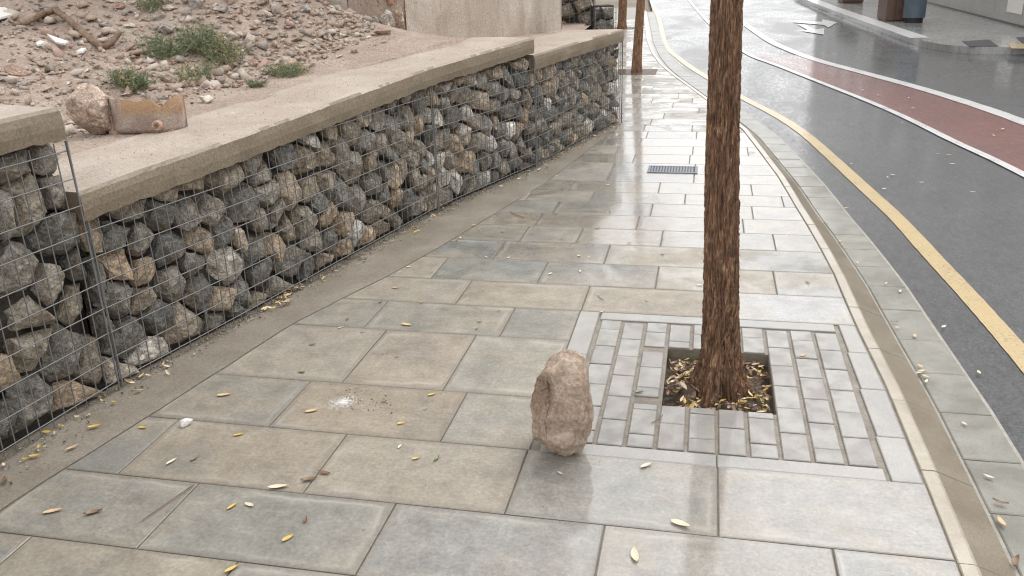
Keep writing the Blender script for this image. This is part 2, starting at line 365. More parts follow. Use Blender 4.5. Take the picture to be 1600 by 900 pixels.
setp(mk('cycle_lane', v, f, M['redlane']), kind='structure')
# lane arrow on the far lane
mb = MB()
for poly in ([(1241, 31), (1284, 34), (1285, 30), (1308, 35), (1294, 43), (1288, 39), (1240, 35)], [(1246, 38), (1258, 38), (1274, 46), (1288, 44), (1287, 54), (1250, 48), (1262, 47)]):
    mb.add([G(a, b, RZ + .009) for a, b in poly], [tuple(range(len(poly)))])
setp(mb.build('arrow_marking', M['white']), kind='structure')

# ------------------------------------------------------------------ pavement: base, strip, slabs
ROWS = [.12, .44, .76, 1.075, 1.39, 1.715, 2.04, 2.393, 2.745, 3.25, 3.575, 3.89, 4.21, 4.53, 4.82, 5.10, 5.38, 5.64, 5.93, 6.19]
while ROWS[-1] < 26: ROWS.append(ROWS[-1] + .31)
JO = {1.39: [-1.81, -1.17, -.56, .06], 1.715: [-1.478, -.835, -.22, .386], 2.04: [-1.768, -1.133, -.508, .09], 2.393: [-1.425, -.806], 2.745: [-1.30, -.901],
      3.25: [-1.41, -.80], 3.575: [-1.085, -.5, .08], 3.89: [-1.30, -.76, -.19, .365], 4.21: [-1.06, -.47, .1], 4.53: [-.98, -.66, -.2, .4]}
PX0, PX1, PY0, PY1 = -.502, .672, 2.388, 3.572
ys = sorted(set([-3] + [r for r in ROWS if r > -1] + [-2, -1, -.3] + LE_Y[1:]))
ys = [y for y in ys if y <= 26]
pave = MB(); base_v = []; base_f = []
for y in ys: base_v += [(wall_front(y) - .05 if y < 8.3 else left_edge(y), y, -.014), (slab_edge(y) + .01, y, -.014)]
# the base leaves the tree pit open: strips of quads split round it
def quad_strip(xa, xb, y0, y1):
    pave.add([(xa(y0), y0, -.007), (xb(y0), y0, -.007), (xb(y1), y1, -.007), (xa(y1), y1, -.007)], [(0, 1, 2, 3)])
lx = lambda y: (wall_front(y) - .05 if y < 8.25 else left_edge(y))
rx = lambda y: slab_edge(y) + .01
HX0, HX1, HY0, HY1 = -.10, .29, 2.76, 3.245
cuts = sorted(set(ys + [HY0, HY1]))
for a, b in zip(cuts[:-1], cuts[1:]):
    if a >= HY0 - 1e-6 and b <= HY1 + 1e-6:
        quad_strip(lx, lambda y: HX0, a, b); quad_strip(lambda y: HX1, rx, a, b)
    else: quad_strip(lx, rx, a, b)
pavement = setp(pave.build('pavement', M['mortar']), kind='structure')
# muddy mortar strip between slabs and wall
sv = []; sf = []; yy = list(np.arange(-.3, 8.2, .12))
for y in yy:
    sv += [(wall_front(y) - .04, y, -.006 + .004 * fb(0, y * 4)), (left_edge(y) - .008 + .006 * fb(3, y * 8), y, -.004)]
for i in range(len(yy) - 1): sf.append((2 * i, 2 * i + 1, 2 * i + 3, 2 * i + 2))
setp(mk('mortar_strip', sv, sf, M['strip'], pavement), kind=None)

def clip_poly(P, a, b):   # keep the side left of a->b
    out = []; n = len(P)
    s = lambda p: (b[0] - a[0]) * (p[1] - a[1]) - (b[1] - a[1]) * (p[0] - a[0])
    for i in range(n):
        p, q = P[i], P[(i + 1) % n]; sp, sq = s(p), s(q)
        if sp >= 0: out.append(p)
        if (sp >= 0) != (sq >= 0):
            t = sp / (sp - sq); out.append((p[0] + (q[0] - p[0]) * t, p[1] + (q[1] - p[1]) * t))
    return out
def inset(P, d):
    n = len(P); out = []
    for i in range(n):
        p0 = Vector(P[i - 1]); p = Vector(P[i]); p2 = Vector(P[(i + 1) % n])
        e1 = (p - p0).normalized(); e2 = (p2 - p).normalized()
        n1 = Vector((-e1.y, e1.x)); n2 = Vector((-e2.y, e2.x)); m = (n1 + n2)
        k = m.dot(n1)
        m = m / k if k > .25 else n1
        out.append(tuple(p + m * d))
    return out
def area(P): return .5 * sum(P[i][0] * P[(i + 1) % len(P)][1] - P[(i + 1) % len(P)][0] * P[i][1] for i in range(len(P)))
def block(name, P, z, th, mat, parent, gap=.0025, bev=.003, tilt=.0, color=None):
    """a bevelled paving piece from a counter-clockwise outline"""
    Q = [P[0]]
    for p in P[1:]:
        if (Vector(p) - Vector(Q[-1])).length > .004: Q.append(p)
    if (Vector(Q[0]) - Vector(Q[-1])).length < .004: Q.pop()
    P = Q
    if len(P) < 3 or area(P) < .0006: return None
    A = inset(P, gap); B = inset(P, gap + bev); n = len(P)
    if area(B) < .0002: return None
    cx = sum(p[0] for p in P) / n; cy = sum(p[1] for p in P) / n
    tx, ty = rng.gauss(0, tilt), rng.gauss(0, tilt)
    zz = lambda p: z + tx * (p[0] - cx) + ty * (p[1] - cy)
    v = [(p[0] - cx, p[1] - cy, z - th) for p in A] + [(p[0] - cx, p[1] - cy, zz(p) - bev * .8) for p in A] + [(p[0] - cx, p[1] - cy, zz(p)) for p in B]
    f = [tuple(range(2 * n, 3 * n))]
    for i in range(n):
        j = (i + 1) % n
        f += [(i, j, n + j, n + i), (n + i, n + j, 2 * n + j, 2 * n + i)]
    o = mk(name, v, f, mat, parent); o.location = (cx, cy, 0)
    if color: o.color = color
    return o
TINT = [((.29, .265, .222), 3), ((.25, .243, .218), 3), ((.226, .218, .198), 2), ((.29, .258, .21), 2), ((.27, .256, .23), 3)]
def tint():
    c = rng.choices([t[0] for t in TINT], [t[1] for t in TINT])[0]; k = rng.uniform(.93, 1.07)
    return tuple(q * k for q in c)
def wetness(x, y):
    if 4.55 < y < 7.6: w = .78 if x > -.75 else .45
    elif y >= 7.6: w = .52
    elif 4.2 < y <= 4.55: w = .55
    elif 3.88 < y <= 4.2: w = .45
    elif 3.57 < y <= 3.88: w = .85 if x > -.1 else .35
    elif y < 2.4: w = .60 + .28 * max(-1, min(1, (x + .55) / .5))
    else: w = .38
    if x < -1.3 and y > 2: w -= .08
    return max(.05, min(1, w + rng.uniform(-.08, .08)))
COLS = [((350, 620), (.222, .215, .195)), ((575, 645), (.30, .252, .195)), ((360, 705), (.295, .255, .202)), ((650, 735), (.30, .275, .235)), ((150, 690), (.226, .22, .20)), ((100, 790), (.25, .24, .212)), ((420, 825), (.243, .235, .21)),
        ((180, 880), (.28, .25, .203)), ((740, 850), (.275, .27, .255)), ((760, 660), (.265, .26, .235)), ((500, 555), (.295, .27, .23)), ((635, 560), (.31, .27, .22)), ((790, 580), (.28, .265, .23)), ((960, 760), (.255, .248, .225)),
        ((1290, 800), (.275, .27, .26)), ((1100, 870), (.255, .25, .235)), ((1400, 890), (.24, .24, .235)), ((530, 490), (.22, .215, .198)), ((700, 495), (.265, .25, .215)), ((850, 510), (.24, .232, .207)), ((680, 450), (.30, .27, .225)), ((830, 465), (.31, .275, .225)),
        ((930, 430), (.216, .212, .195)), ((1050, 470), (.295, .26, .21)), ((1070, 440), (.30, .265, .213)), ((760, 420), (.215, .22, .205)), ((1250, 485), (.33, .325, .315))]
def slab_tint(x, y):
    d = (Vector((x, y, 0)) - Vector((0, 0, CH))); z = d.dot(CF); px, py = 800 + FPX * d.dot(CR) / z, 450 - FPX * d.dot(CU) / z
    b = min(COLS, key=lambda q: math.hypot(q[0][0] - px, 2.2 * (q[0][1] - py)))
    if math.hypot(b[0][0] - px, 2.2 * (b[0][1] - py)) < 95: return b[1]
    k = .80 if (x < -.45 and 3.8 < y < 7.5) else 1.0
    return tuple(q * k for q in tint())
for r0, r1 in zip(ROWS[:-1], ROWS[1:]):
    if r0 < .1: continue
    ym = .5 * (r0 + r1)
    xl0, xl1, xr0, xr1 = left_edge(r0), left_edge(r1), slab_edge(r0), slab_edge(r1)
    js = JO.get(round(r0, 3))
    far = ym > 8.3
    if js is None:
        x0 = min(xl0, xl1) - rng.uniform(.1, .6); js = []
        while x0 < max(xr0, xr1): js.append(x0); x0 += rng.choice([.6, .6, .6, .6, .42])
    js = [min(xl0, xl1) - .3] + [j for j in js if min(xl0, xl1) + .05 < j < max(xr0, xr1) - .05] + [max(xr0, xr1) + .3]
    if far and ym > 21: continue
    pit = PY0 - .01 < ym < PY1 + .01
    for a, b in zip(js[:-1], js[1:]):
        P = [(a, r0), (b, r0), (b, r1), (a, r1)]
        P = clip_poly(P, (xl1, r1), (xl0, r0)) if len(P) else P
        if len(P) < 3: continue
        P = clip_poly(P, (xr0, r0), (xr1, r1))
        if len(P) < 3: continue
        if pit:
            if a >= PX0 - .01: continue
            P = clip_poly(P, (PX0, r0), (PX0, r1))
            if len(P) < 3: continue
        if area(P) < .004: continue
        xm = sum(p[0] for p in P) / len(P)
        # far tree pits stay open
        if any(abs(xm - tx) < .5 and abs(ym - ty) < .5 for tx, ty in ((-.91, 11.75), (-1.72, 18.6))) and abs(xm + .91) < .35 and abs(ym - 11.75) < .35: pass
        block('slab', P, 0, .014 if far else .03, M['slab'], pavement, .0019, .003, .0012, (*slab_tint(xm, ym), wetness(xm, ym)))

# ------------------------------------------------------------------ tree pit paving
EDG = lambda P, c=(.33, .32, .305, 1): block('edging_strip', P, .001, .045, M['edging'], pit_o, .0018, .003, .0006, c)
pit_o = setp(empty('tree_pit_surround', (0, 0, 0)), 'square grey paved surround with staggered small pavers around the trunk', 'tree surround')
R = lambda x0, x1, y0, y1: [(x0, y0), (x1, y0), (x1, y1), (x0, y1)]
xi0, xi1, yi0, yi1 = -.400, .578, 2.466, 3.490
for a, b in ((yi0, 2.80), (2.80, 3.13), (3.13, PY1)): EDG(R(PX0, xi0 - .012, a, b))
EDG(R(PX0 + .03, .088, PY0, yi0 - .006)); EDG(R(.088, .585, PY0, yi0 - .006))
EDG(R(xi0 - .006, .10, yi1 + .004, PY1)); EDG(R(.10, .575, yi1 + .004, PY1))
for a, b in ((PY0 + .004, 2.655), (2.655, 2.99), (2.99, 3.30), (3.30, PY1)):
    EDG([(.592 + .004, a), (slab_edge(a) - .004, a), (slab_edge(b) - .004, b), (.590, b)])
nc = 10; cw = (xi1 - xi0) / nc
for c in range(nc):
    x0 = xi0 + c * cw; x1 = x0 + cw
    ln = .168; y = yi0 - (0 if c % 2 else .085)
    while y < yi1 - .02:
        a, b = max(y, yi0), min(y + ln, yi1); y += ln
        if b - a < .03: continue
        spans = [(a, b)]
        if 3 <= c <= 6:
            spans = [(a, min(b, HY0)), (max(a, HY1), b)]
        elif c == 2:
            spans = [(a, min(b, HY0)), (max(a, HY0 + .055), min(b, HY1 - .05)), (max(a, HY1 + .0), b)]
        for a2, b2 in spans:
            if b2 - a2 < .03: continue
            k = rng.uniform(.92, 1.06); base = rng.choice([(.285, .268, .25), (.31, .295, .275), (.295, .275, .26), (.315, .30, .28)])
            block('paver', R(x0 + .004, x1 - .004, a2, b2), rng.uniform(-.0015, .0015), .06, M['paver'], pit_o, .0028, .003, .004, (*(q * k for q in base), 1))
# joint mortar bed (leaves the soil open) and pit walls
mb = MB()
for (x0, x1, y0, y1) in ((PX0, PX1 - .01, PY0, HY0), (PX0, PX1 - .01, HY1, PY1), (PX0, HX0 - .001, HY0, HY1), (HX1 + .001, PX1 - .01, HY0, HY1)):
    mb.add(*box(x0, x1, y0, y1, -.09, -.0075))
mb.build('joint_bed', mat_simple('sand_joint', (.19, .17, .13), (.27, .245, .195), 24, .6, .5, .005, 200, coat=.2), pit_o)
sv = []; sf = []; n = 26
for j in range(n + 1):
    for i in range(n + 1):
        x = HX0 - .12 + (HX1 - HX0 + .14) * i / n; y = HY0 - .03 + (HY1 - HY0 + .06) * j / n
        d = math.hypot(x - .095, y - 2.985)
        sv.append((x, y, -.060 + .035 * math.exp(-(d / .13) ** 2) + .010 * fb(x * 22, y * 22)))
for j in range(n):
    for i in range(n): sf.append((j * (n + 1) + i, j * (n + 1) + i + 1, (j + 1) * (n + 1) + i + 1, (j + 1) * (n + 1) + i))
mk('soil', sv, sf, M['soil'], pit_o, True)

# ------------------------------------------------------------------ kerb and gutter
SLOPE_REFL = mat_simple('muddy_kerb_dark_reflection', (.185, .15, .105), (.25, .21, .155), 5, .3, .2, .003, 160, coat=.6)  # dark reflection of the street side put into the slope's muddy colour
kerb = empty('kerb'); setp(kerb, kind='structure')
ky = [.3, .73, 1.16, 1.60, 2.03, 2.47, 2.92, 3.35, 3.78, 4.22, 4.60]
while ky[-1] < 24: ky.append(ky[-1] + .43)
for a, b in zip(ky[:-1], ky[1:]):
    v = []; f = []; n = 6
    for i in range(n + 1):
        y = a + .002 + (b - a - .004) * i / n; e = slab_edge(y); t = off_top(y); g = off_groove(y)
        prof = [(e + .003, -.10), (e + .003, -.003), (e + .006, .0005), (e + t - .004, .0005), (e + t + .004, -.0025), (e + g - .01, RZ + .012), (e + g - .004, RZ - .0), (e + g - .004, -.10)]
        v += [(x, y, z) for x, z in prof]
    m = 8
    for i in range(n):
        for k in range(m - 1): f.append((i * m + k, i * m + k + 1, (i + 1) * m + k + 1, (i + 1) * m + k))
    f += [tuple(range(m)), tuple(n * m + k for k in range(m - 1, -1, -1))]
    o = mk('kerb_stone', v, f, M['kerb'], kerb); o.data.materials.append(SLOPE_REFL)
    for q_ in range(n):
        for k in (4, 5): o.data.polygons[q_ * (m - 1) + k].material_index = 1
    o.location.z = rng.uniform(-.001, .001)
gut = empty('gutter'); setp(gut, kind='structure')
gv = []; gf = []; gy = list(np.arange(-1, 25, .4))
for y in gy: gv += [(slab_edge(y) + off_groove(y) - .03, y, RZ - .001), (slab_edge(y) + off_gut(y) + .01, y, RZ + .001)]
for i in range(len(gy) - 1): gf.append((2 * i, 2 * i + 1, 2 * i + 3, 2 * i + 2))
mk('gutter_bed', gv, gf, mat_simple('gutter_joint', (.28, .26, .22), (.36, .34, .30), 20, .6, .4, .004, 200, coat=.2), gut)
by = [.66, .94, 1.22, 1.5, 1.78, 2.06, 2.35, 2.64, 2.95, 3.26, 3.57, 3.90, 4.2, 4.48, 4.76, 5.02, 5.28, 5.54]
while by[-1] < 24: by.append(by[-1] + .28)
for a, b in zip(by[:-1], by[1:]):
    g = lambda y: slab_edge(y) + off_groove(y) + .004
    h = lambda y: slab_edge(y) + off_gut(y)
    block('gutter_block', [(g(a), a), (h(a), a), (h(b), b), (g(b), b)], RZ + .006 + rng.uniform(-.001, .001), .06, M['gutter'], gut, .003, .004, .004)

# ------------------------------------------------------------------ drain grate
dg = empty('drain_grate', (0, 0, 0), 'rectangular slotted iron drain grate set flush in the pavement', 'drain grate')
x0, x1, y0, y1 = -.385, -.03, 6.20, 6.41
fm = MB()
for q in ((x0, x1, y0, y0 + .018), (x0, x1, y1 - .018, y1), (x0, x0 + .018, y0 + .018, y1 - .018), (x1 - .018, x1, y0 + .018, y1 - .018)): fm.add(*box(*q, -.01, .006))
fm.build('frame', M['grate'], dg)
mk('sump', *box(x0 + .01, x1 - .01, y0 + .01, y1 - .01, -.012, .0025), M['black'], dg)
for i in range(15):
    xa = x0 + .024 + i * (x1 - x0 - .048) / 15
    mk('bar', *box(xa, xa + .012, y0 + .018, y1 - .018, .0026, .0055), M['grate'], dg)

# ------------------------------------------------------------------ stones
def hull_mesh(name, pts, sub=1, amp=.006, freq=14, seed=0.0):
    bm = bmesh.new()
    for p in pts: bm.verts.new(p)
    r = bmesh.ops.convex_hull(bm, input=bm.verts[:])
    bmesh.ops.delete(bm, geom=[g for g in bm.verts if not g.link_faces], context='VERTS')
    if sub:
        bmesh.ops.triangulate(bm, faces=bm.faces[:])
        bmesh.ops.subdivide_edges(bm, edges=bm.edges[:], cuts=sub, use_grid_fill=True, smooth=0)
        for q in bm.verts:
            d = mnoise.noise_vector((q.co.x * freq + seed, q.co.y * freq, q.co.z * freq))
            q.co += d * amp
            if sub > 1: q.co += mnoise.noise_vector((q.co.x * freq * 2.7, q.co.y * freq * 2.7 + seed, q.co.z * freq * 2.7)) * amp * .45
    me = bpy.data.meshes.new(name); bm.to_mesh(me); bm.free(); return me
def voronoi(L, H0, H1, d, seed, tries=2600):
    r = random.Random(seed); S = []
    hm = lambda s: H0 + (H1 - H0) * s / L
    for _ in range(tries):
        s = r.uniform(0, L); z = r.uniform(0, hm(s)); dd = d * r.choice([.78, .9, 1.0, 1.0, 1.2, 1.4])
        if all(((s - q[0]) / 1.12) ** 2 + (z - q[1]) ** 2 > (.5 * (dd + q[2])) ** 2 for q in S): S.append((s, z, dd))
    cells = []
    for i, q in enumerate(S):
        P = [(0, 0), (L, 0), (L, H1), (0, H0)]
        nb = sorted((k for k in range(len(S)) if k != i), key=lambda k: (S[k][0] - q[0]) ** 2 + (S[k][1] - q[1]) ** 2)[:16]
        for k in nb:
            w = S[k]; t = .5 + .25 * (q[2] - w[2]) / (q[2] + w[2])
            mx = q[0] + (w[0] - q[0]) * t; mz = q[1] + (w[1] - q[1]) * t
            dx, dz = w[0] - q[0], w[1] - q[1]
            P = clip_poly(P, (mx, mz), (mx - dz, mz + dx))
            if len(P) < 3: break
        if len(P) >= 3: cells.append((q, P))
    return cells
def stone_from_cell(P, r, frame, depth=.13, push=.02, sub=1):
    cx = sum(p[0] for p in P) / len(P); cz = sum(p[1] for p in P) / len(P)
    sz = math.sqrt(abs(area(P)))
    k0 = r.uniform(.82, 1.0); back = r.uniform(0, push); pts = []
    rot = r.uniform(-.12, .12)
    dens = []
    n = len(P)
    for i in range(n):
        p, q = P[i], P[(i + 1) % n]
        dens.append(p)
        if math.hypot(p[0] - q[0], p[1] - q[1]) > .35 * sz: dens.append((.5 * (p[0] + q[0]), .5 * (p[1] + q[1])))
    bulge = min(.06, sz * .38); gx, gz = r.gauss(0, .30), r.gauss(0, .30)
    for ring, (k, dp) in enumerate(((r.uniform(.48, .62), 0.0), (r.uniform(.80, .88), .35), (k0, .85), (k0 * .97, 1.4), (.7, 2.2))):
        for p in dens:
            if ring < 2 and r.random() < .45: continue
            kk = k * r.uniform(.72, 1.12) if ring < 2 else k * r.uniform(.90, 1.0)
            kk = min(kk, 1.03)
            s = cx + (p[0] - cx) * kk; z = cz + (p[1] - cz) * kk
            pts.append(frame(s, z, max(.002, back + dp * bulge + (gx * (s - cx) + gz * (z - cz)) + r.uniform(-.006, .012) + (.008 if ring else 0))))
    return hull_mesh('stone', pts, sub, .0085, 24, r.uniform(0, 50))

WIRE_V, WIRE_F = tube_arrays([(0, 0, 0), (0, 0, 1)], 1.0, 6)
wire_me = mesh('wire', WIRE_V, WIRE_F); wire_me.materials.append(M['wire'])
wire_me.polygons.foreach_set('use_smooth', [len(p.vertices) == 4 for p in wire_me.polygons])
def wire(a, b, r, parent):
    a = Vector(a); b = Vector(b); o = bpy.data.objects.new('wire', wire_me); COL.objects.link(o); o.parent = parent
    d = b - a; o.location = a; o.rotation_mode = 'QUATERNION'; o.rotation_quaternion = d.to_track_quat('Z', 'X'); o.scale = (r, r, d.length)
    return o
def gabion(label, path, H0, H1, d, seed, depth=.5, group='gabion baskets of the retaining wall', wr=.0023, tries=2600, hs=.098, vs=.052):
    root = empty('gabion_basket', (path[0][0], path[0][1], 0), label, 'gabion', group)
    ofs = Vector((path[0][0], path[0][1], 0))
    P = [Vector((p[0], p[1])) for p in path]; seg = [0]
    for a, b in zip(P[:-1], P[1:]): seg.append(seg[-1] + (b - a).length)
    L = seg[-1]
    def at(s):
        s = max(0, min(L, s)); i = max(0, min(len(P) - 2, int(np.searchsorted(seg, s)) - 1)); t = (s - seg[i]) / (seg[i + 1] - seg[i])
        p = P[i].lerp(P[i + 1], t); tg = (P[i + 1] - P[i]).normalized()
        return p, Vector((-tg.y, tg.x))     # normal pointing into the wall (left of travel)
    bul = lambda s, z: .012 * math.sin(z / max(H0, .2) * math.pi) * (.6 + .4 * fb(s * 1.5, z * 1.5, seed))
    def frame(s, z, dep):
        p, n = at(s); dep = dep + .012 - bul(s, z)
        return Vector((p.x + n.x * dep, p.y + n.y * dep, z)) - ofs
    r = random.Random(seed)
    for q, C in voronoi(L, H0, H1, d, seed, tries):
        link('stone', stone_from_cell(C, r, frame, sub=3 if path[0][1] < 5 else 1), M['gstone'], root)
    # dark small fill deep behind the facing stones
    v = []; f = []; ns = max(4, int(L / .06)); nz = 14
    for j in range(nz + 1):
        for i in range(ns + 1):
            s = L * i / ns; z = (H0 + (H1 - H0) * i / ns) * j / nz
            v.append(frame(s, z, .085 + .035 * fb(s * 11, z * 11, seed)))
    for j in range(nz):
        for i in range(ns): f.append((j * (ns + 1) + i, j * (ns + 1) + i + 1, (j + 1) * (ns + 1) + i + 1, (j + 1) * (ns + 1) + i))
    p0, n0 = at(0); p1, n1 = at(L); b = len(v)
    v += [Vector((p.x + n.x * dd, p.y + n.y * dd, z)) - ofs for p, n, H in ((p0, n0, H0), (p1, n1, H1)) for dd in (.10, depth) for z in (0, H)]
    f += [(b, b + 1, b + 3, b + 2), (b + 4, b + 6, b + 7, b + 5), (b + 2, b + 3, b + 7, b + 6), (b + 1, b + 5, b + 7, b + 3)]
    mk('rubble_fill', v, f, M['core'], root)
    nv = int(L / vs)
    def wpt(s, z, e): p, n = at(s); dep = -e - bul(s, z); return Vector((p.x + n.x * dep, p.y + n.y * dep, z)) - ofs
    for i in range(nv + 1):
        s = L * i / nv; H = H0 + (H1 - H0) * s / L; j1, j2 = r.gauss(0, .003), r.gauss(0, .003)
        m = H * .5
        wire(wpt(s + j1, -.0, .006), wpt(s + j1, m, .006), wr, root); wire(wpt(s + j1, m, .006), wpt(s + j2, H - .005, .006), wr, root)
    k = 1
    z = .035
    while z < max(H0, H1) - .01:
        for i in range(len(P) - 1):
            z0, z1 = z, z
            if z > H0 + (H1 - H0) * seg[i + 1] / L - .0 and z > H0: continue
            q0 = Vector((P[i].x, P[i].y)); q1 = Vector((P[i + 1].x, P[i + 1].y)); n = at(.5 * (seg[i] + seg[i + 1]))[1]
            if H1 > H0 and z > H0:
                t = (z - H0) / (H1 - H0); sT = t * L
                if sT > seg[i + 1]: continue
                if sT > seg[i]: q0 = at(sT)[0]
            mid = .5 * (q0 + q1); e = .0105
            A = Vector((q0.x - n.x * (e + bul(seg[i], z)), q0.y - n.y * (e + bul(seg[i], z)), z)) - ofs; B = Vector((q1.x - n.x * (e + bul(seg[i + 1], z)), q1.y - n.y * (e + bul(seg[i + 1], z)), z)) - ofs
            wire(A, B, wr, root)
        z += hs
    for s in (0.006, L - .006):
        H = H0 if s < .1 else H1
        wire(wpt(s, -.0, .0145), wpt(s, H - .004, .0145), wr * 1.5, root)
    return root
sub = lambda y0, y1, n=6: [(wall_front(y), y) for y in np.linspace(y0, y1, n)]
gabion('nearest stone-filled wire basket under the highest coping block', sub(.6, 2.575, 6), .955, .955, .125, 11)
gabion('long stone-filled wire basket right after the step down, below the concrete coping', sub(2.582, 5.065, 7), .66, .775, .112, 12, tries=4200)
gabion('middle stone-filled wire basket between the long basket and the second step', sub(5.072, 6.285, 4), .775, .805, .105, 13)
gabion('last stone-filled wire basket whose end meets the narrow pavement', sub(6.292, 8.21, 6), .715, .735, .100, 14, tries=3600)
# end face of the last basket, seen edge-on from the street
gabion('small tall stone basket standing behind the plaster wall corner', [(-1.50, 9.15), (-1.14, 9.25)], 1.75, 1.75, .13, 15, .35, 'small far gabion baskets')
gabion('small low stone basket beside the tall one beyond the coping', [(-1.13, 9.12), (-.92, 9.2)], .98, .98, .09, 16, .3, 'small far gabion baskets')

# concrete copings
def coping(label, y0, y1, zt0, zt1, th, seed, lip=.018, depth=.5):
    n = int((y1 - y0) / .035); v = []; f = []
    P = []
    for i in range(n + 1):
        y = y0 + (y1 - y0) * i / n; t = i / n; zt = zt0 + (zt1 - zt0) * t
        x = wall_front(y); tx, ty = wall_front(y + .05) - wall_front(y - .05), .1
        l = math.hypot(tx, ty); nx, ny = -ty / l, tx / l   # into the wall
        w = lambda k, a: a * fb(y * (30 if k in (1, 4, 7) else 3.5) + seed, k * 3.7, 1.3)
        prof = [(-lip + .06, zt - th + .012), (-lip + .004 + w(0, .006), zt - th + w(1, .009)), (-lip - .002 + w(8, .003), zt - th * .62), (-lip + w(2, .003), zt - th * .35), (-lip + .004 + w(3, .003), zt - .012 + w(7, .003)), (-lip + .016 + w(4, .004), zt + w(5, .003)),
                (.12, zt + w(6, .004)), (.26, zt + w(9, .005)), (depth, zt - .004 + w(10, .006)), (depth, zt - th)]
        P.append([(x + nx * d, y + ny * d, z) for d, z in prof])
    m = len(P[0])
    for r_ in P: v += r_
    for i in range(n):
        for k in range(m): f.append((i * m + k, (i + 1) * m + k, (i + 1) * m + (k + 1) % m, i * m + (k + 1) % m))
    f += [tuple(range(m)), tuple(n * m + k for k in range(m - 1, -1, -1))]
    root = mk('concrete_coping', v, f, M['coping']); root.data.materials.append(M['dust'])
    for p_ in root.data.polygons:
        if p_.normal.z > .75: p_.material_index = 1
    setp(root, label, 'coping', 'concrete copings on the gabion wall')
    return root
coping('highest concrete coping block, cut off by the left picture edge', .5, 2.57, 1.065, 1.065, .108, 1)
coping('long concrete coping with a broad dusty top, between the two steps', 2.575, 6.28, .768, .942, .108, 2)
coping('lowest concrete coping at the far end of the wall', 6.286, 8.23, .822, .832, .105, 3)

# ------------------------------------------------------------------ dirt bank behind the wall
def T(y): return interp(y, [-5, 2.35, 2.75, 6.22, 6.42, 12], [1.045, 1.045, .765, .928, .808, .82])
def xr(y): return interp(y, [0, 2.4, 3.3, 4.1, 4.75, 5.95, 6.5, 9], [-2.75, -2.62, -2.80, -2.72, -2.5, -2.27, -2.45, -3])
def bank_z(x, y):
    d = xr(y) - x; z = T(y)
    if d > 0: z += .21 * d * min(1, .25 + d) if d < 4 else .84
    a = min(1, max(.12, (d + .25) / .6))
    z += a * (.05 * fb(x * 1.3, y * 1.3, 5) + .022 * fb(x * 5, y * 5, 2) + .010 * fb(x * 17, y * 17, 8))
    # rubble heap leaning on the broken wall
    hx, hy = x + 3.25, y - 6.3
    z += .34 * math.exp(-(hx * hx / .9 + hy * hy / .55))
    return z
def TG(px, py):
    d = ray(px, py).normalized(); t = 1.5; p = None
    while t < 25:
        p = Vector((0, 0, CH)) + d * t
        if p.z < bank_z(p.x, p.y): return Vector((p.x, p.y, bank_z(p.x, p.y)))
        t += .012
    return p
nx_, ny_ = 200, 260; vv = np.zeros((ny_ + 1, nx_ + 1, 3))
for j in range(ny_ + 1):
    y = -1 + 11.6 * j / ny_
    xf = (wall_front(y) if y < 8.3 else wall_front(8.2)) - .40
    for i in range(nx_ + 1):
        u = i / nx_; x = xf - (u ** 1.5) * (9 + xf)
        z = bank_z(x, y)
        if u < .04: z -= .02
        vv[j, i] = (x, y, z)
idx = np.arange((nx_ + 1) * (ny_ + 1)).reshape(ny_ + 1, nx_ + 1)
q = np.stack([idx[:-1, :-1], idx[1:, :-1], idx[1:, 1:], idx[:-1, 1:]], -1).reshape(-1, 4)
bank_o = setp(link('dirt_bank', npmesh('dirt_bank', vv.reshape(-1, 3), q), M['dirt'], None, True), kind='structure')

# ------------------------------------------------------------------ loose rubble
PROTO = []
for k in range(16):
    r = random.Random(100 + k); pts = []
    sx, sy, sz = 1, r.uniform(.5, .95), r.uniform(.3, .7)
    for _ in range(9 + k % 3):
        d = Vector((r.gauss(0, 1), r.gauss(0, 1), r.gauss(0, 1))).normalized(); m = r.uniform(.38, .52)
        if k % 4 == 0: d = Vector([max(-.62, min(.62, c * 1.3)) for c in d])
        pts.append((d.x * m * sx, d.y * m * sy, d.z * m * sz))
    me = hull_mesh('stone', pts, 1, .025, 5, k * 3.1); me.materials.append(M['rubble']); PROTO.append(me)
RUB = {'grey': ((.30, .27, .24), (.38, .345, .31)), 'tan': ((.38, .30, .24), (.45, .36, .29)), 'brown': ((.28, .20, .15), (.35, .26, .20)), 'brick-red': ((.34, .215, .16), (.39, .26, .205)), 'pale': ((.52, .46, .39), (.58, .52, .45))}
RUBM = {k: mat_stone('rubble_' + k.replace('-', '_'), [(0, a), (1, b)], .0, .25, rust=(.36, .27, .21)) for k, (a, b) in RUB.items()}
PC = {}
def proto(k, c):
    if (k, c) not in PC:
        me = PROTO[k].copy(); me.materials.clear(); me.materials.append(RUBM[c]); PC[k, c] = me
    return PC[k, c]
def loose(px, py, wpx, label, col, flat=1.0, group='loose stones on the dirt bank', sink=.25):
    p = TG(px, py); dist = (p - Vector((0, 0, CH))).dot(CF); s = wpx / FPX * dist
    o = link('rubble_stone', proto(rng.randrange(16), col)); o.scale = (s, s, s * flat); o.location = p + Vector((0, 0, s * flat * (.30 - sink)))
    o.rotation_euler = (rng.uniform(-.35, .35), rng.uniform(-.35, .35), rng.uniform(0, 6.28))
    return setp(o, label, 'stone', group)
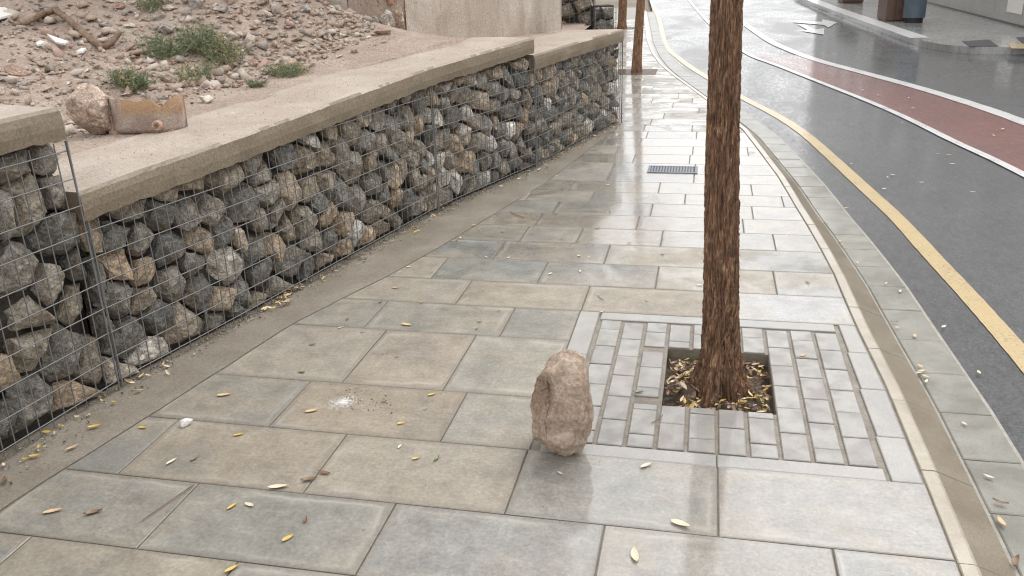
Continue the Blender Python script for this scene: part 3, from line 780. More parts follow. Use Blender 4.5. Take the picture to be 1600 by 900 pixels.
def zone(px, py):
    if px < 95 and py > 95: return 'just above the highest coping block'
    if px < 95: return 'on the bare dirt near the left picture edge'
    if px < 200 and py > 80: return 'between the dead branch and the clay trough'
    if px < 200: return 'on the bare dirt above the dead branch'
    if px < 300 and py < 60: return 'up the slope above the weeds'
    if px < 300: return 'among the weeds left of the darkest weed'
    if px < 390 and py > 70: return 'low on the bank right of the weeds'
    if px < 390: return 'high on the bank under the layered stones'
    if py < 45: return 'high on the rubble heap by the broken masonry'
    if px < 480: return 'on the left slope of the rubble heap'
    return 'at the right foot of the rubble heap'
BIG = [(28, 116, 46, 'brown brick-like stone above the highest coping at the left', 'brick-red'), (35, 133, 26, 'flat grey-pink stone just below the brown brick-like stone', 'grey'),
       (258, 125, 50, 'tan overhanging stone behind the broken clay trough', 'tan'), (292, 108, 30, 'pale grey-white stone among the weeds', 'pale'), (300, 132, 32, 'grey rounded stone below the pale stone in the weeds', 'grey'),
       (200, 148, 32, 'whitish flat stone resting behind the broken clay trough', 'pale'), (237, 152, 24, 'dark brown stone at the back rim of the broken clay trough', 'brown'),
       (165, 44, 34, 'flat grey slab of stone lying alone on bare dirt', 'grey'), (205, 76, 38, 'grey-pink stone at the tip of the dead branch', 'grey'), (190, 56, 14, 'small round yellowish stone above the dead branch', 'tan'),
       (322, 160, 38, 'pale cracked stone at the edge of the coping below the weeds', 'pale'), (250, 28, 36, 'blue-grey stone at the top beside the upper weed', 'grey'),
       (268, 48, 44, 'large grey stone above the biggest weed', 'grey'), (372, 137, 28, 'round brown stone at the foot of the bank by the coping', 'brown'), (395, 100, 30, 'reddish brick fragment between two weeds', 'brick-red'),
       (365, 118, 30, 'dark grey angular stone to the right of the weeds', 'grey'), (406, 122, 20, 'small tan stone below the reddish brick fragment', 'tan'), (310, 8, 56, 'big layered stone at the top edge of the picture', 'grey'),
       (345, 18, 40, 'flat layered stone right of the big layered stone at the top', 'grey'), (187, 15, 36, 'orange-brown flat stone near the top of the bare dirt', 'brick-red'), (450, 90, 34, 'orange brick shard lying on the dusty coping edge', 'brick-red'),
       (480, 15, 30, 'pale grey block at the foot of the broken masonry', 'grey'), (500, 25, 26, 'light grey block beside the broken masonry', 'grey'), (530, 75, 30, 'brown stone at the right foot of the rubble heap', 'brown'),
       (555, 82, 22, 'pale stone at the very end of the rubble heap', 'pale'), (600, 78, 18, 'lone small stone lying by the plaster wall', 'tan'), (70, 92, 22, 'round pale stone disc left of the white shard', 'pale')]
for a in BIG: loose(*a)
taken = [(a[0], a[1], a[2]) for a in BIG]
cnt = 0
while cnt < 270:
    px, py = rng.uniform(0, 600), rng.uniform(0, 165)
    lim = 170 if px < 300 else interp(px, [300, 420, 590], [168, 128, 82])
    if px < 95: lim = 152
    if py > lim - 4: continue
    dens = .35 if (px < 170 and py < 90) else 1.0
    if px > 320: dens = 1.4
    if rng.random() > dens / 1.4: continue
    w = rng.choice([11, 12, 13, 14, 16, 18, 21, 25, 30]) * (1.2 if py > 80 else 1) * (1.3 if px > 330 else 1)
    if any(math.hypot(px - t[0], (py - t[1]) * 1.6) < .40 * (w + t[2]) for t in taken): continue
    taken.append((px, py, w)); cnt += 1
    col = rng.choice(['grey', 'tan', 'tan', 'brown', 'brick-red', 'pale'])
    loose(px, py, w, '%s stone %s' % (col, zone(px, py)), col, rng.uniform(.6, 1), 'loose %s stones %s' % (col, zone(px, py)))
# pebbles too small to pick apart
def scatter_stones(name, pts, sizes, mat, label, parent=None):
    bv = np.array([(1, 0, -.3), (-.5, .87, -.3), (-.5, -.87, -.3), (.55, .3, .5), (-.5, .35, .55), (0, -.6, .45), (.1, .05, .75)]) * .5
    bf = np.array([(0, 1, 3), (1, 4, 3), (1, 2, 4), (2, 5, 4), (2, 0, 5), (0, 3, 5), (3, 4, 6), (4, 5, 6), (5, 3, 6), (0, 2, 1)])
    n = len(pts); pts = np.asarray(pts); an = nr.uniform(0, 6.28, n); s = np.asarray(sizes)
    jit = bv[None] * (1 + nr.uniform(-.4, .4, (n, 7, 3))) * np.stack([nr.uniform(.8, 1.35, n), nr.uniform(.45, 1.0, n), nr.uniform(.35, .95, n)], -1)[:, None]
    ax = nr.normal(0, .45, (n, 2))
    cx_, sx_, cy_, sy_ = np.cos(ax[:, :1]), np.sin(ax[:, :1]), np.cos(ax[:, 1:]), np.sin(ax[:, 1:])
    X, Y, Z = jit[..., 0], jit[..., 1], jit[..., 2]
    Y, Z = Y * cx_ - Z * sx_, Y * sx_ + Z * cx_
    X, Z = X * cy_ + Z * sy_, -X * sy_ + Z * cy_
    c, si = np.cos(an)[:, None], np.sin(an)[:, None]
    V = np.stack([X * c - Y * si, X * si + Y * c, Z], -1) * s[:, None, None] + pts[:, None]
    F = bf[None] + (np.arange(n) * 7)[:, None, None]
    return setp(link(name, npmesh(name, V.reshape(-1, 3), None, F.reshape(-1, 3)), mat, parent), label, kind='stuff')
def split_scatter(name, pts, sizes, mats, label):
    pts = list(pts)
    for k, m in enumerate(mats):
        ii = [i for i in range(len(pts)) if i % len(mats) == k]
        scatter_stones(name, [pts[i] for i in ii], [sizes[i] for i in ii], m, label)
peb = []; ps = []
while len(peb) < 9000:
    y = rng.uniform(2.5, 8.5); d = rng.expovariate(1 / 1.1) - .16
    x = xr(y) - d
    if x < -7.5 or x > wall_front(min(y, 8.2)) - .12: continue
    if d < 0 and rng.random() < .72: continue
    s = .010 + .042 * rng.random() ** 3.5 * (1.3 if y > 4.6 else 1)
    if d < 0: s = .006 + .012 * rng.random() ** 2
    peb.append((x, y, bank_z(x, y) + s * .15)); ps.append(s)
pm = [mat_simple('pebble_pale', (.46, .39, .33), (.56, .49, .42), 30, .8, .4, .004), mat_simple('pebble_tan', (.36, .27, .21), (.43, .34, .27), 30, .8, .4, .004),
      mat_simple('pebble_grey', (.29, .25, .215), (.37, .32, .275), 30, .8, .4, .004), mat_simple('pebble_brick', (.36, .25, .195), (.41, .30, .245), 30, .8, .4, .004)]
split_scatter('pebbles', peb, ps, [pm[0], pm[1], pm[1], pm[2], pm[3]], 'small gravel and plaster crumbs strewn over the dirt bank')
pts = []; sz = []
while len(pts) < 1000:
    y = rng.uniform(3.2, 7.2); d = rng.expovariate(1 / .9); x = xr(y) - d - .05
    if x < -6 or rng.random() > (1 if y > 4.4 else .3): continue
    s_ = .02 + .11 * rng.random() ** 2.2; pts.append((x, y, bank_z(x, y) + s_ * .12)); sz.append(s_)
split_scatter('broken_rubble', pts, sz, [pm[0], pm[1], pm[2], pm[1], pm[3], pm[0]], 'broken stones and mortar lumps packed across the bank')
# sand and crumbs on the coping and along the wall foot
pts = []; sz = []
for _ in range(900):
    y = rng.uniform(2.6, 8.1); d = rng.uniform(.05, .55) ** 1; x = wall_front(y) - d; zt = interp(y, [2.57, 6.28], [.768, .942]) if y < 6.28 else .825
    s = .003 + .006 * rng.random() ** 2; pts.append((x, y, zt + .002)); sz.append(s)
split_scatter('coping_grit', pts, sz, [pm[0], pm[1], pm[2]], 'fine grit scattered on the coping tops')
pts = []; sz = []
for _ in range(2600):
    y = rng.uniform(.8, 8.2); d = abs(rng.gauss(0, .045)) if y > 2.6 else abs(rng.gauss(0, .075)); x = wall_front(y) + d - .01
    s = .004 + .012 * rng.random() ** 3; pts.append((x, y, s * .2)); sz.append(s)
split_scatter('wall_foot_gravel', pts, sz, [pm[1], pm[2], M['soil'], pm[0], M['strip']], 'gravel and dirt gathered along the foot of the gabion wall')

# ------------------------------------------------------------------ named things on the bank
def rock(name, label, P, dims, seed, mat, cat, rot=0, sub=3, amp=.05, npts=18, pts=None):
    r = random.Random(seed)
    if pts is None:
        pts = []
        for _ in range(npts):
            d = Vector((r.gauss(0, 1), r.gauss(0, 1), r.gauss(0, 1))).normalized(); d = Vector([math.copysign(abs(c) ** .75, c) for c in d]); m = r.uniform(.44, .54); pts.append(d * m)
    pts = [Vector((p[0] * dims[0], p[1] * dims[1], (p[2] + .5) * dims[2])) for p in pts]
    bm = bmesh.new()
    for p in pts: bm.verts.new(p)
    bmesh.ops.convex_hull(bm, input=bm.verts[:]); bmesh.ops.delete(bm, geom=[g for g in bm.verts if not g.link_faces], context='VERTS')
    bmesh.ops.triangulate(bm, faces=bm.faces[:])
    for it in range(sub):
        bmesh.ops.subdivide_edges(bm, edges=bm.edges[:], cuts=1, use_grid_fill=True, smooth=.22 if it == 0 else .06)
    bm.normal_update(); S = max(dims)
    for q in bm.verts:
        c = q.co / S; n_ = q.normal
        a = mnoise.fractal((c.x * 3.2 + seed, c.y * 3.2, c.z * 3.2), .9, 2.1, 5) + .6 * abs(mnoise.noise((c.x * 8, c.y * 8 + seed, c.z * 8))) - .2
        q.co += n_ * (a * amp * S)
    zmin = min(q.co.z for q in bm.verts)
    for q in bm.verts: q.co.z -= zmin
    me = bpy.data.meshes.new(name); bm.to_mesh(me); bm.free()
    o = link(name, me, mat, None, True); o.location = P; o.rotation_euler.z = rot
    return setp(o, label, cat)
def cz(p): return Vector((p.x, p.y, (interp(p.y, [2.57, 6.28], [.768, .942]))))
pb = G(134, 214, .795)
rock('boulder', 'pinkish tan boulder on the coping beside the broken clay trough', Vector((pb.x - .01, pb.y + .07, .772)), (.20, .17, .26), 5, M['boulder'], 'boulder', .3, 3, .05)
# broken clay trough: a half round shell with a broken rim, a boss and a flat closed end
tr = empty('broken_trough', (0, 0, 0), 'broken brown clay trough with a round boss and rust stain, on the coping', 'trough')
pl_, pr_ = G(163, 213, .79), G(277, 211, .79)
ax = (pr_ - pl_); Lt = ax.length; ax.normalize(); bk = Vector((-ax.y, ax.x, 0))
tr.location = pl_ + Vector((0, 0, .792 - pl_.z)); tr.rotation_euler = (math.radians(-4), 0, math.atan2(ax.y, ax.x))
v = []; f = []; n = 40; Hh = .168
def rim(u):
    return Hh * (.96 + .05 * fb(u * 9, 1.2) - .24 * max(0, 1 - abs(u - .80) / .14) + .06 * max(0, (u - .9) / .1) - .07 * max(0, 1 - abs(u - .5) / .2) + .04 * fb(u * 31, 4))
for i in range(n + 1):
    u = i / n; x = Lt * u; h = rim(u); cy = .09 * abs(2 * u - 1) ** 4
    for (dy, z) in ((cy + .0, .008), (cy - .008, .03), (cy - .006, h * .6), (cy, h), (cy + .028, h * (.98 + .04 * fb(u * 23, 9))), (cy + .03, h * .5), (cy + .03, .012)):
        v.append((x, dy + .0025 * fb(u * 20, z * 20), z))
for i in range(n):
    for k in range(7): f.append((i * 7 + k, (i + 1) * 7 + k, (i + 1) * 7 + (k + 1) % 7, i * 7 + (k + 1) % 7))
f += [tuple(range(7)), tuple(n * 7 + k for k in range(6, -1, -1))]
t2 = NT('broken_clay_face'); sepn = t2.n.nodes.new('ShaderNodeTexCoord'); ob = sepn.outputs['Object']
sx = t2.n.nodes.new('ShaderNodeSeparateXYZ'); t2.n.links.new(ob, sx.inputs[0])
a_ = t2.noise(9, 5, .65); f_ = t2.noise(120, 4, .7)
cc = t2.mix(t2.ramp(a_, [(.35, 0.0), (.65, 1.0)]), (.32, .235, .19), (.42, .345, .295))
xm = t2.math('SUBTRACT', 1.0, t2.math('MULTIPLY', t2.math('ABSOLUTE', t2.math('SUBTRACT', sx.outputs[0], Lt * .66)), 5.0), True)
st = t2.math('MULTIPLY', t2.ramp(xm, [(.15, 0.0), (.5, 1.0)]), t2.ramp(t2.math('ADD', sx.outputs[2], t2.math('MULTIPLY', a_, .05)), [(.10, 0.0), (.135, 1.0)]))
cc = t2.mix(t2.math('MULTIPLY', st, .9), cc, (.34, .20, .10)); cc = t2.mix(.5, cc, t2.ramp(f_, [(.3, .6), (.7, 1.3)]), 'MULTIPLY')
t2.P(base=cc, rough=.6, normal=t2.bump(t2.math('ADD', a_, f_), .5, .008))
mk('front_wall', v, f, t2.m, tr, True)
mk('floor', *box(.03, Lt - .03, .02, .13, .0, .02), M['terracotta'], tr)
v, f = tube_arrays([(Lt * .76, .004, .042), (Lt * .76, -.016, .042), (Lt * .76, -.021, .042), (Lt * .76, -.021, .042), (Lt * .76, -.013, .042), (Lt * .76, -.012, .042)], [.024, .023, .020, .012, .010, .001], 20); mk('boss', v, f, M['terracotta'], tr)
for k, (u, w) in enumerate(((.06, .03),)):
    mk('end_wall', *box(Lt * u - .012, Lt * u + .012, .03, .13, .004, .085), M['terracotta'], tr)
# dead branch
pp = [TG(*q) for q in ((22, 42), (45, 40), (72, 32), (90, 30), (112, 45), (140, 66), (160, 78), (176, 77), (190, 68))]
hh = [.01, .02, .045, .055, .045, .02, .015, .03, .06]
pp = [p + Vector((0, 0, h)) for p, h in zip(pp, hh)]
sm = []
for i in range(len(pp) - 1):
    for k in range(5): sm.append(pp[i].lerp(pp[i + 1], k / 5))
sm.append(pp[-1]); br = [.013 + .008 * math.sin(i / len(sm) * 3) + .005 * fb(i * .5, 2) for i in range(len(sm))]
v, f = tube_arrays(sm, br, 10)
v = [q + Vector((0, 0, .006 * fb(q.x * 30, q.y * 30))) for q in v]
setp(mk('dead_branch', v, f, M['wood'], None, True), 'bent brown dead branch lying on bare dirt', 'branch')
# board scraps and shards
def slabbit(name, label, poly, th, mat, cat, lift=.004):
    P = [TG(*q) for q in poly]; c = sum(P, Vector()) / len(P); n = len(P)
    zz = max(p.z for p in P) * .5 + c.z * .5
    v = [Vector((p.x, p.y, p.z * .5 + zz * .5 + lift)) for p in P]; w = [q + Vector((0, 0, th)) for q in v]
    return setp(mk(name, v + w, [tuple(range(n - 1, -1, -1)), tuple(range(n, 2 * n))] + [(i, (i + 1) % n, n + (i + 1) % n, n + i) for i in range(n)], mat), label, cat)
slabbit('board_scrap', 'off-white board scrap at the upper left picture edge', [(-14, 48), (24, 32), (8, 12), (-20, 14)], .012, M['whitebits'], 'board')
slabbit('plaster_shard', 'long pointed bright white shard below the dead branch', [(74, 57), (110, 79), (104, 83), (90, 78)], .008, M['whitebits'], 'shard', .02)
slabbit('plaster_shard', 'small white plaster chip left of the pointed white shard', [(57, 72), (63, 66), (71, 69), (69, 76), (60, 77)], .01, M['whitebits'], 'shard')
slabbit('plaster_shard', 'whitish chip between the white shard and the dead branch', [(120, 87), (130, 77), (136, 82), (131, 88)], .012, M['whitebits'], 'shard')

# weeds
def weed(name, label, px, py, wpx, hpx, nst, mat, seed, dry=.12):
    p = TG(px, py); s = (p - Vector((0, 0, CH))).dot(CF) / FPX; W = wpx * s * .5; H = hpx * s; r = random.Random(seed)
    root = empty(name, p, label, 'weed', 'weeds on the dirt bank'); st = MB(); lf = MB(); dr = MB()
    for i in range(nst):
        a = r.uniform(0, 6.28); rr = W * math.sqrt(r.random()); b0 = Vector((rr * math.cos(a) * .8, rr * math.sin(a) * .8, -.02))
        zb = bank_z(p.x + b0.x, p.y + b0.y) - p.z; b0.z = zb - .01
        tip = b0 + Vector((r.gauss(0, .35) * H + b0.x * .35, r.gauss(0, .35) * H + b0.y * .35, H * r.uniform(.5, 1.0)))
        mid = b0.lerp(tip, .5) + Vector((r.gauss(0, .06) * H, r.gauss(0, .06) * H, H * .08))
        v, f = tube_arrays([b0, mid, tip], [.0016, .0012, .0007], 4, False); tgt = dr if r.random() < dry else None
        (tgt or st).add(v, f)
        for k in range(16):
            t = .12 + .88 * k / 15; q = b0.lerp(mid, t * 2) if t < .5 else mid.lerp(tip, t * 2 - 1)
            d = Vector((r.gauss(0, 1), r.gauss(0, 1), r.uniform(.1, 1.1))).normalized(); l = r.uniform(.012, .034) * (1.2 - .5 * t); w = d.cross(Vector((r.gauss(0, 1), r.gauss(0, 1), r.gauss(0, 1)))).normalized() * r.uniform(.0012, .0026)
            (tgt or lf).add([q - w * .3, q + d * l * .5 + w, q + d * l, q + d * l * .5 - w], [(0, 1, 2, 3)])
    st.build('stem', M['weed'], root); lf.build('leaves', mat, root)
    if dr.v: dr.build('dry_stem', M['drygrass'], root)
    return root
weed('weed', 'feathery green weed growing behind the broken clay trough', 207, 136, 56, 30, 110, M['weed'], 1)
weed('weed', 'wide green weed directly right of the dead branch tip', 255, 88, 66, 34, 110, M['weed'], 2)
weed('weed', 'biggest and darkest green weed in the middle of the bank', 318, 78, 66, 38, 170, M['weed'], 3)
weed('weed', 'pale green weed with dry stalks beside the darkest weed', 352, 96, 60, 34, 90, M['weed'], 4, .4)
weed('weed', 'sparse weed below the darkest weed above the coping', 308, 132, 50, 36, 70, M['weed'], 5, .3)
weed('weed', 'low weed at the right by the rubble heap', 452, 118, 64, 22, 90, M['weed'], 6, .2)
weed('weed', 'small weed at the top of the bank near the big layered stone', 236, 14, 44, 24, 60, M['weed'], 7, .2)
weed('weed', 'tiny weed at the foot of the bank next to the reddish fragment', 402, 136, 26, 14, 30, M['weed'], 8)

# ------------------------------------------------------------------ old plastered wall at the back
hw = empty('plaster_house', (0, 0, 0), 'old house wall with stained beige plaster and a patch of bare masonry', 'house')
def wall_panel(name, A, B, z0, z1, mat, amp, seed, thick=.35, res=.05):
    A = Vector(A); B = Vector(B); L = (B - A).length; t = (B - A) / L; n = Vector((t.y, -t.x))   # towards the street
    nu = int(L / res); nz = int(min(2.2, z1 - z0) / res); v = []; f = []
    zs = [z0 + min(2.2, z1 - z0) * j / nz for j in range(nz + 1)] + ([z1] if z1 - z0 > 2.2 else [])
    for z in zs:
        for i in range(nu + 1):
            s = L * i / nu; e = amp * (fb(s * 2.2, z * 2.2, seed, 3) + .5 * fb(s * 9, z * 9, seed + 3, 3))
            v.append((A.x + t.x * s + n.x * e, A.y + t.y * s + n.y * e, z))
    for j in range(len(zs) - 1):
        for i in range(nu): f.append((j * (nu + 1) + i, j * (nu + 1) + i + 1, (j + 1) * (nu + 1) + i + 1, (j + 1) * (nu + 1) + i))
    b = len(v)
    C = [A - n * .04, B - n * .04, B - n * thick, A - n * thick]
    v += [(c.x, c.y, z0) for c in C] + [(c.x, c.y, z1) for c in C]
    f += [(b + 1, b + 2, b + 6, b + 5), (b + 2, b + 3, b + 7, b + 6), (b + 3, b, b + 4, b + 7), (b + 4, b + 5, b + 6, b + 7)]
    lb = (len(zs) - 1) * (nu + 1)
    f += [(lb, lb + nu, b + 5, b + 4), (nu, b + 1, b + 5, lb + nu), (0, lb, b + 4, b)]
    return mk(name, v, f, mat, hw, True)
W0, W1 = Vector((-2.62, 6.36)), Vector((-1.37, 8.52))
tdir = (W1 - W0).normalized(); Wp = W0 + tdir * .55
wall_panel('plaster_wall', Wp, W1, .6, 9.0, M['plaster'], .014, 3)
wall_panel('masonry_wall', W0, Wp - tdir * .002, .6, 9.0, M['dirt'], .035, 5)
wall_panel('plaster_wall', W0 + Vector((-1.1, .38)), W0 - Vector((.004, 0)), .6, 9.0, M['plaster'], .03, 9)
wall_panel('masonry_wall', (-8.5, 8.4), W0 + Vector((-1.104, .38)), .6, 9.0, M['dirt'], .05, 12, res=.1)
wall_panel('side_wall', W1 + Vector((.0, .003)), (-6.5, 10.6), .6, 9.0, M['plaster'], .01, 15, res=.2)
mk('roof', [(W0.x - .1, W0.y - .15, 9.01), (W1.x + .2, W1.y, 9.01), (-6.5, 10.7, 9.01), (-8.6, 8.3, 9.01), (-5, 8.6, 9.9)], [(0, 1, 4), (1, 2, 4), (2, 3, 4), (3, 0, 4), (3, 2, 1, 0)], M['terracotta'], hw)
def masonry(A, B, z0, z1, d, seed):
    A = Vector(A); B = Vector(B); L = (B - A).length; t = (B - A) / L; n = Vector((-t.y, t.x)); r = random.Random(seed)
    fr = lambda s, z, dep: Vector((A.x + t.x * s + n.x * (dep - .055), A.y + t.y * s + n.y * (dep - .055), z0 + z))
    for q, C in voronoi(L, z1 - z0, z1 - z0, d, seed, 900):
        if r.random() < .3: continue
        link('stone', stone_from_cell([(c[0] * 1.0, c[1]) for c in C], r, fr), M['rubble'], hw)
masonry(W0 + tdir * .03, Wp - tdir * .05, .86, 1.7, .12, 31)
masonry((-4.6, 7.06), W0 + Vector((-1.0, .36)), 1.0, 1.8, .15, 32)

# ------------------------------------------------------------------ trees
def leaf_cloud(n, centers, rads, size, seed):
    r = np.random.default_rng(seed); k = r.integers(0, len(centers), n); c = np.asarray(centers)[k]
    d = r.normal(size=(n, 3)); d /= np.linalg.norm(d, axis=1)[:, None]; p = c + d * (r.random((n, 1)) ** .45) * np.asarray(rads)[k][:, None] * np.array([1, 1, .7])
    u = r.normal(size=(n, 3)); u[:, 2] -= .4; u /= np.linalg.norm(u, axis=1)[:, None]; w = np.cross(u, r.normal(size=(n, 3))); w /= np.linalg.norm(w, axis=1)[:, None]
    l = size * r.uniform(.7, 1.3, (n, 1)); V = np.stack([p, p + u * l * .5 + w * l * .2, p + u * l, p + u * l * .5 - w * l * .2], 1)
    return V.reshape(-1, 3), np.arange(n * 4).reshape(n, 4)
def tree(label, base, radii, seed, detail, lean=(0, 0), top=2.7, crown_n=5200):
    """radii: list of (z, r)"""
    root = empty('street_tree', base, label, 'tree', 'street trees along the pavement'); r = random.Random(seed)
    nz, na = detail; zs = np.linspace(0, top, nz); v = np.zeros((nz, na, 3)); ph = [r.uniform(0, 6.28) for _ in range(6)]
    for j, z in enumerate(zs):
        rad = interp(z, [q[0] for q in radii], [q[1] for q in radii]); fl = math.exp(-z / .095)
        cx = lean[0] * z + .006 * math.sin(z * 3 + ph[0]); cy = lean[1] * z
        for i in range(na):
            a = 2 * math.pi * i / na
            lobe = 1 + fl * (.04 + .34 * math.sin(4 * a + ph[1]) + .16 * math.sin(7 * a + ph[2]) + .05 * math.sin(13 * a + ph[3]))
            ca, sa = math.cos(a), math.sin(a)
            rg = 0
            if na > 60:
                n1 = mnoise.noise((ca * 5.5 + seed, sa * 5.5, z * 3.0)); n2 = mnoise.noise((ca * 15, sa * 15 + seed, z * 17 * (1 - .7 * fl) + 4 * n1))
                n3 = mnoise.noise((ca * 26, sa * 26, z * 34))
                rg = .009 * (1 - 2.2 * abs(n2)) * (1 + 1.6 * fl) + .004 * n1 + .0034 * n3 - .003
            R_ = rad * lobe + rg * (rad / .06)
            v[j, i] = (cx + R_ * ca, cy + R_ * sa, z - .03)
    idx = np.arange(nz * na).reshape(nz, na); nx2 = np.roll(idx, -1, 1)
    q = np.stack([idx[:-1], nx2[:-1], nx2[1:], idx[1:]], -1).reshape(-1, 4)
    link('trunk', npmesh('trunk', v.reshape(-1, 3), q), M['bark'], root, na <= 60)
    tp = Vector((lean[0] * top, lean[1] * top, top - .05)); cen = []; rads = []
    rt = radii[-1][1]
    for k in range(6):
        a = 2 * math.pi * k / 6 + r.uniform(-.3, .3); up = r.uniform(1.2, 2.0); out = r.uniform(.8, 1.5)
        m1 = tp + Vector((math.cos(a) * out * .4, math.sin(a) * out * .4, up * .45)); e = tp + Vector((math.cos(a) * out, math.sin(a) * out, up))
        vv_, ff_ = tube_arrays([tp - Vector((0, 0, .08)), m1, e], [rt * .62, rt * .4, rt * .16], 8); mk('limb', vv_, ff_, M['bark'], root, True)
        cen += [tuple(e), tuple(m1.lerp(e, .6) + Vector((r.gauss(0, .25), r.gauss(0, .25), .1))), tuple(e + Vector((r.gauss(0, .4), r.gauss(0, .4), .35)))]; rads += [.55, .45, .5]
    V, Q = leaf_cloud(crown_n, cen, rads, .055, seed); link('crown', npmesh('crown', V, Q), M['crown'], root)
    return root
tree('nearest street tree with thick brown bark in the paved square pit', (.098, 2.985, -.045), [(0, .098), (.05, .086), (.12, .073), (.2, .064), (.35, .058), (.8, .053), (1.4, .046), (2.7, .041)], 3, (520, 220), (-.030, .006))
tree('slim street tree just past the end of the gabion wall', (-.90, 11.78, -.02), [(0, .085), (.1, .072), (.3, .062), (1, .053), (2.7, .04)], 5, (60, 24), (.035, 0), 2.7, 3500)
tree('straight reddish street tree partly hidden by the end of the coping', (-1.74, 18.7, -.02), [(0, .10), (.2, .088), (1, .085), (2.7, .065)], 6, (40, 20), (0, 0), 2.9, 3000)
# far pits
for x, y, lab in ((-.90, 11.78, 'dark soil pit around the slim street tree'), (-1.74, 18.7, 'soil pit around the straight reddish tree')):
    fo = mk('tree_pit', *box(x - .26, x + .26, y - .26, y + .26, -.012, .0035), M['soil']); setp(fo, lab, 'tree pit')

# ------------------------------------------------------------------ the boulder on the pavement
def boulder_mesh():
    # facets read off the photograph: tall egg with a scooped left side and a narrow foot
    pts = []
    prof = [(.00, -.012, .040, .045), (.025, -.055, .070, .08), (.07, -.092, .092, .100), (.13, -.104, .100, .105), (.19, -.100, .096, .10), (.24, -.088, .088, .092), (.285, -.060, .074, .075), (.318, -.016, .058, .045), (.325, .004, .036, .02)]
    r = random.Random(4)
    for z, xl, xr_, yd in prof:
        for k in range(9):
            a = 2 * math.pi * (k + .5 * r.random()) / 9; c, s = math.cos(a), math.sin(a)
            c = math.copysign(abs(c) ** .8, c); s = math.copysign(abs(s) ** .8, s)
            pts.append(Vector(((xr_ if c > 0 else -xl) * c * r.uniform(.90, 1.05), yd * s * r.uniform(.88, 1.06), z + r.uniform(-.008, .008) * (0 < z < .31))))
    bm = bmesh.new()
    for p in pts: bm.verts.new(p)
    bmesh.ops.convex_hull(bm, input=bm.verts[:]); bmesh.ops.delete(bm, geom=[g for g in bm.verts if not g.link_faces], context='VERTS')
    bmesh.ops.triangulate(bm, faces=bm.faces[:])
    for it in range(4): bmesh.ops.subdivide_edges(bm, edges=bm.edges[:], cuts=1, use_grid_fill=True, smooth=.05 if it == 0 else .0)
    bm.normal_update()
    for q in bm.verts:
        c = q.co
        # scoop broken out of the upper left front
        d = math.sqrt(((c.x + .088) / .062) ** 2 + ((c.y + .085) / .085) ** 2 + ((c.z - .215) / .092) ** 2)
        e = min(1, max(0, 1 - d) * 2.6) * .034
        a = mnoise.fractal((c.x * 12, c.y * 12 + 3, c.z * 12), .8, 2.1, 6) * .010 + mnoise.noise((c.x * 7 + 9, c.y * 7, c.z * 7)) * .008 + abs(mnoise.noise((c.x * 30, c.y * 30, c.z * 30))) * .007 - abs(mnoise.noise((c.x * 9 + 4, c.y * 9, c.z * 9))) * .010
        if c.z > .17 and c.x > -.03: a *= .7
        q.co += q.normal * (a - e)
    zm = min(q.co.z for q in bm.verts)
    for q in bm.verts: q.co.z -= zm
    me = bpy.data.meshes.new('boulder'); bm.to_mesh(me); bm.free(); return me
bp = G(872, 716)
def mat_main_boulder():
    t = NT('boulder_broken_face'); ob = t.n.nodes.new('ShaderNodeTexCoord').outputs['Object']
    a = t.noise(16, 6, .65, vec=ob, dist=.8); f = t.noise(95, 5, .75, vec=ob)
    c = t.mix(t.ramp(a, [(.2, 0.0), (.8, 1.0)]), (.28, .20, .143), (.46, .365, .29))
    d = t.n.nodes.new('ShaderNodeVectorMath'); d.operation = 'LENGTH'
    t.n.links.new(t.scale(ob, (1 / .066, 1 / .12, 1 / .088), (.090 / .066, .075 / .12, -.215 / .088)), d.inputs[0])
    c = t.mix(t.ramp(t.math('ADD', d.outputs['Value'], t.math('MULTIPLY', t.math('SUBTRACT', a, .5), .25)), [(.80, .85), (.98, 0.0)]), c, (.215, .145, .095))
    c = t.mix(.75, c, t.ramp(f, [(.2, .55), (.8, 1.5)]), 'MULTIPLY')
    c = t.mix(t.ramp(t.noise(22, 5, .7, vec=ob, dist=1.2), [(.72, 0.0), (.9, .7)]), c, (.58, .53, .48))
    return t.P(base=c, rough=.7, normal=t.bump(t.math('ADD', a, t.math('MULTIPLY', f, .5)), .7, .008))
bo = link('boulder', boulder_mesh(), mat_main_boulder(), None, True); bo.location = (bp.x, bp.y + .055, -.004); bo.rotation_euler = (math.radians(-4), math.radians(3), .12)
setp(bo, 'large tan boulder standing upright on the wet slabs beside the tree surround', 'boulder')

# ------------------------------------------------------------------ leaves and small litter
def leaf_mesh(seed):
    r = random.Random(seed); n = 7; v = []; f = []; cu = r.uniform(.02, .10); tw = r.uniform(-.25, .25)
    for i in range(n + 1):
        t = i / n; w = .17 * math.sin(math.pi * min(1, t ** .85)) ** .8 + .004; x = t - .5; z = cu * (2 * x) ** 2
        for s in (-1, 0, 1): v.append((x, s * w + .05 * math.sin(t * 3), z + abs(s) * (.05 + cu * .2) + s * tw * .15 * x))
    for i in range(n):
        for k in range(2): f.append((i * 3 + k, i * 3 + k + 1, (i + 1) * 3 + k + 1, (i + 1) * 3 + k))
    m = len(v); v += [(a, b, c - .012) for a, b, c in v]
    f += [tuple(m + i for i in reversed(q)) for q in f]
    return mesh('leaf', v, f)
LM = {}
for c in ('yellow', 'tan', 'pale', 'brown', 'green'):
    LM[c] = []
    for k in range(3):
        me = leaf_mesh(k * 5 + len(c)); me.materials.append(M['l_' + c]); LM[c].append(me)
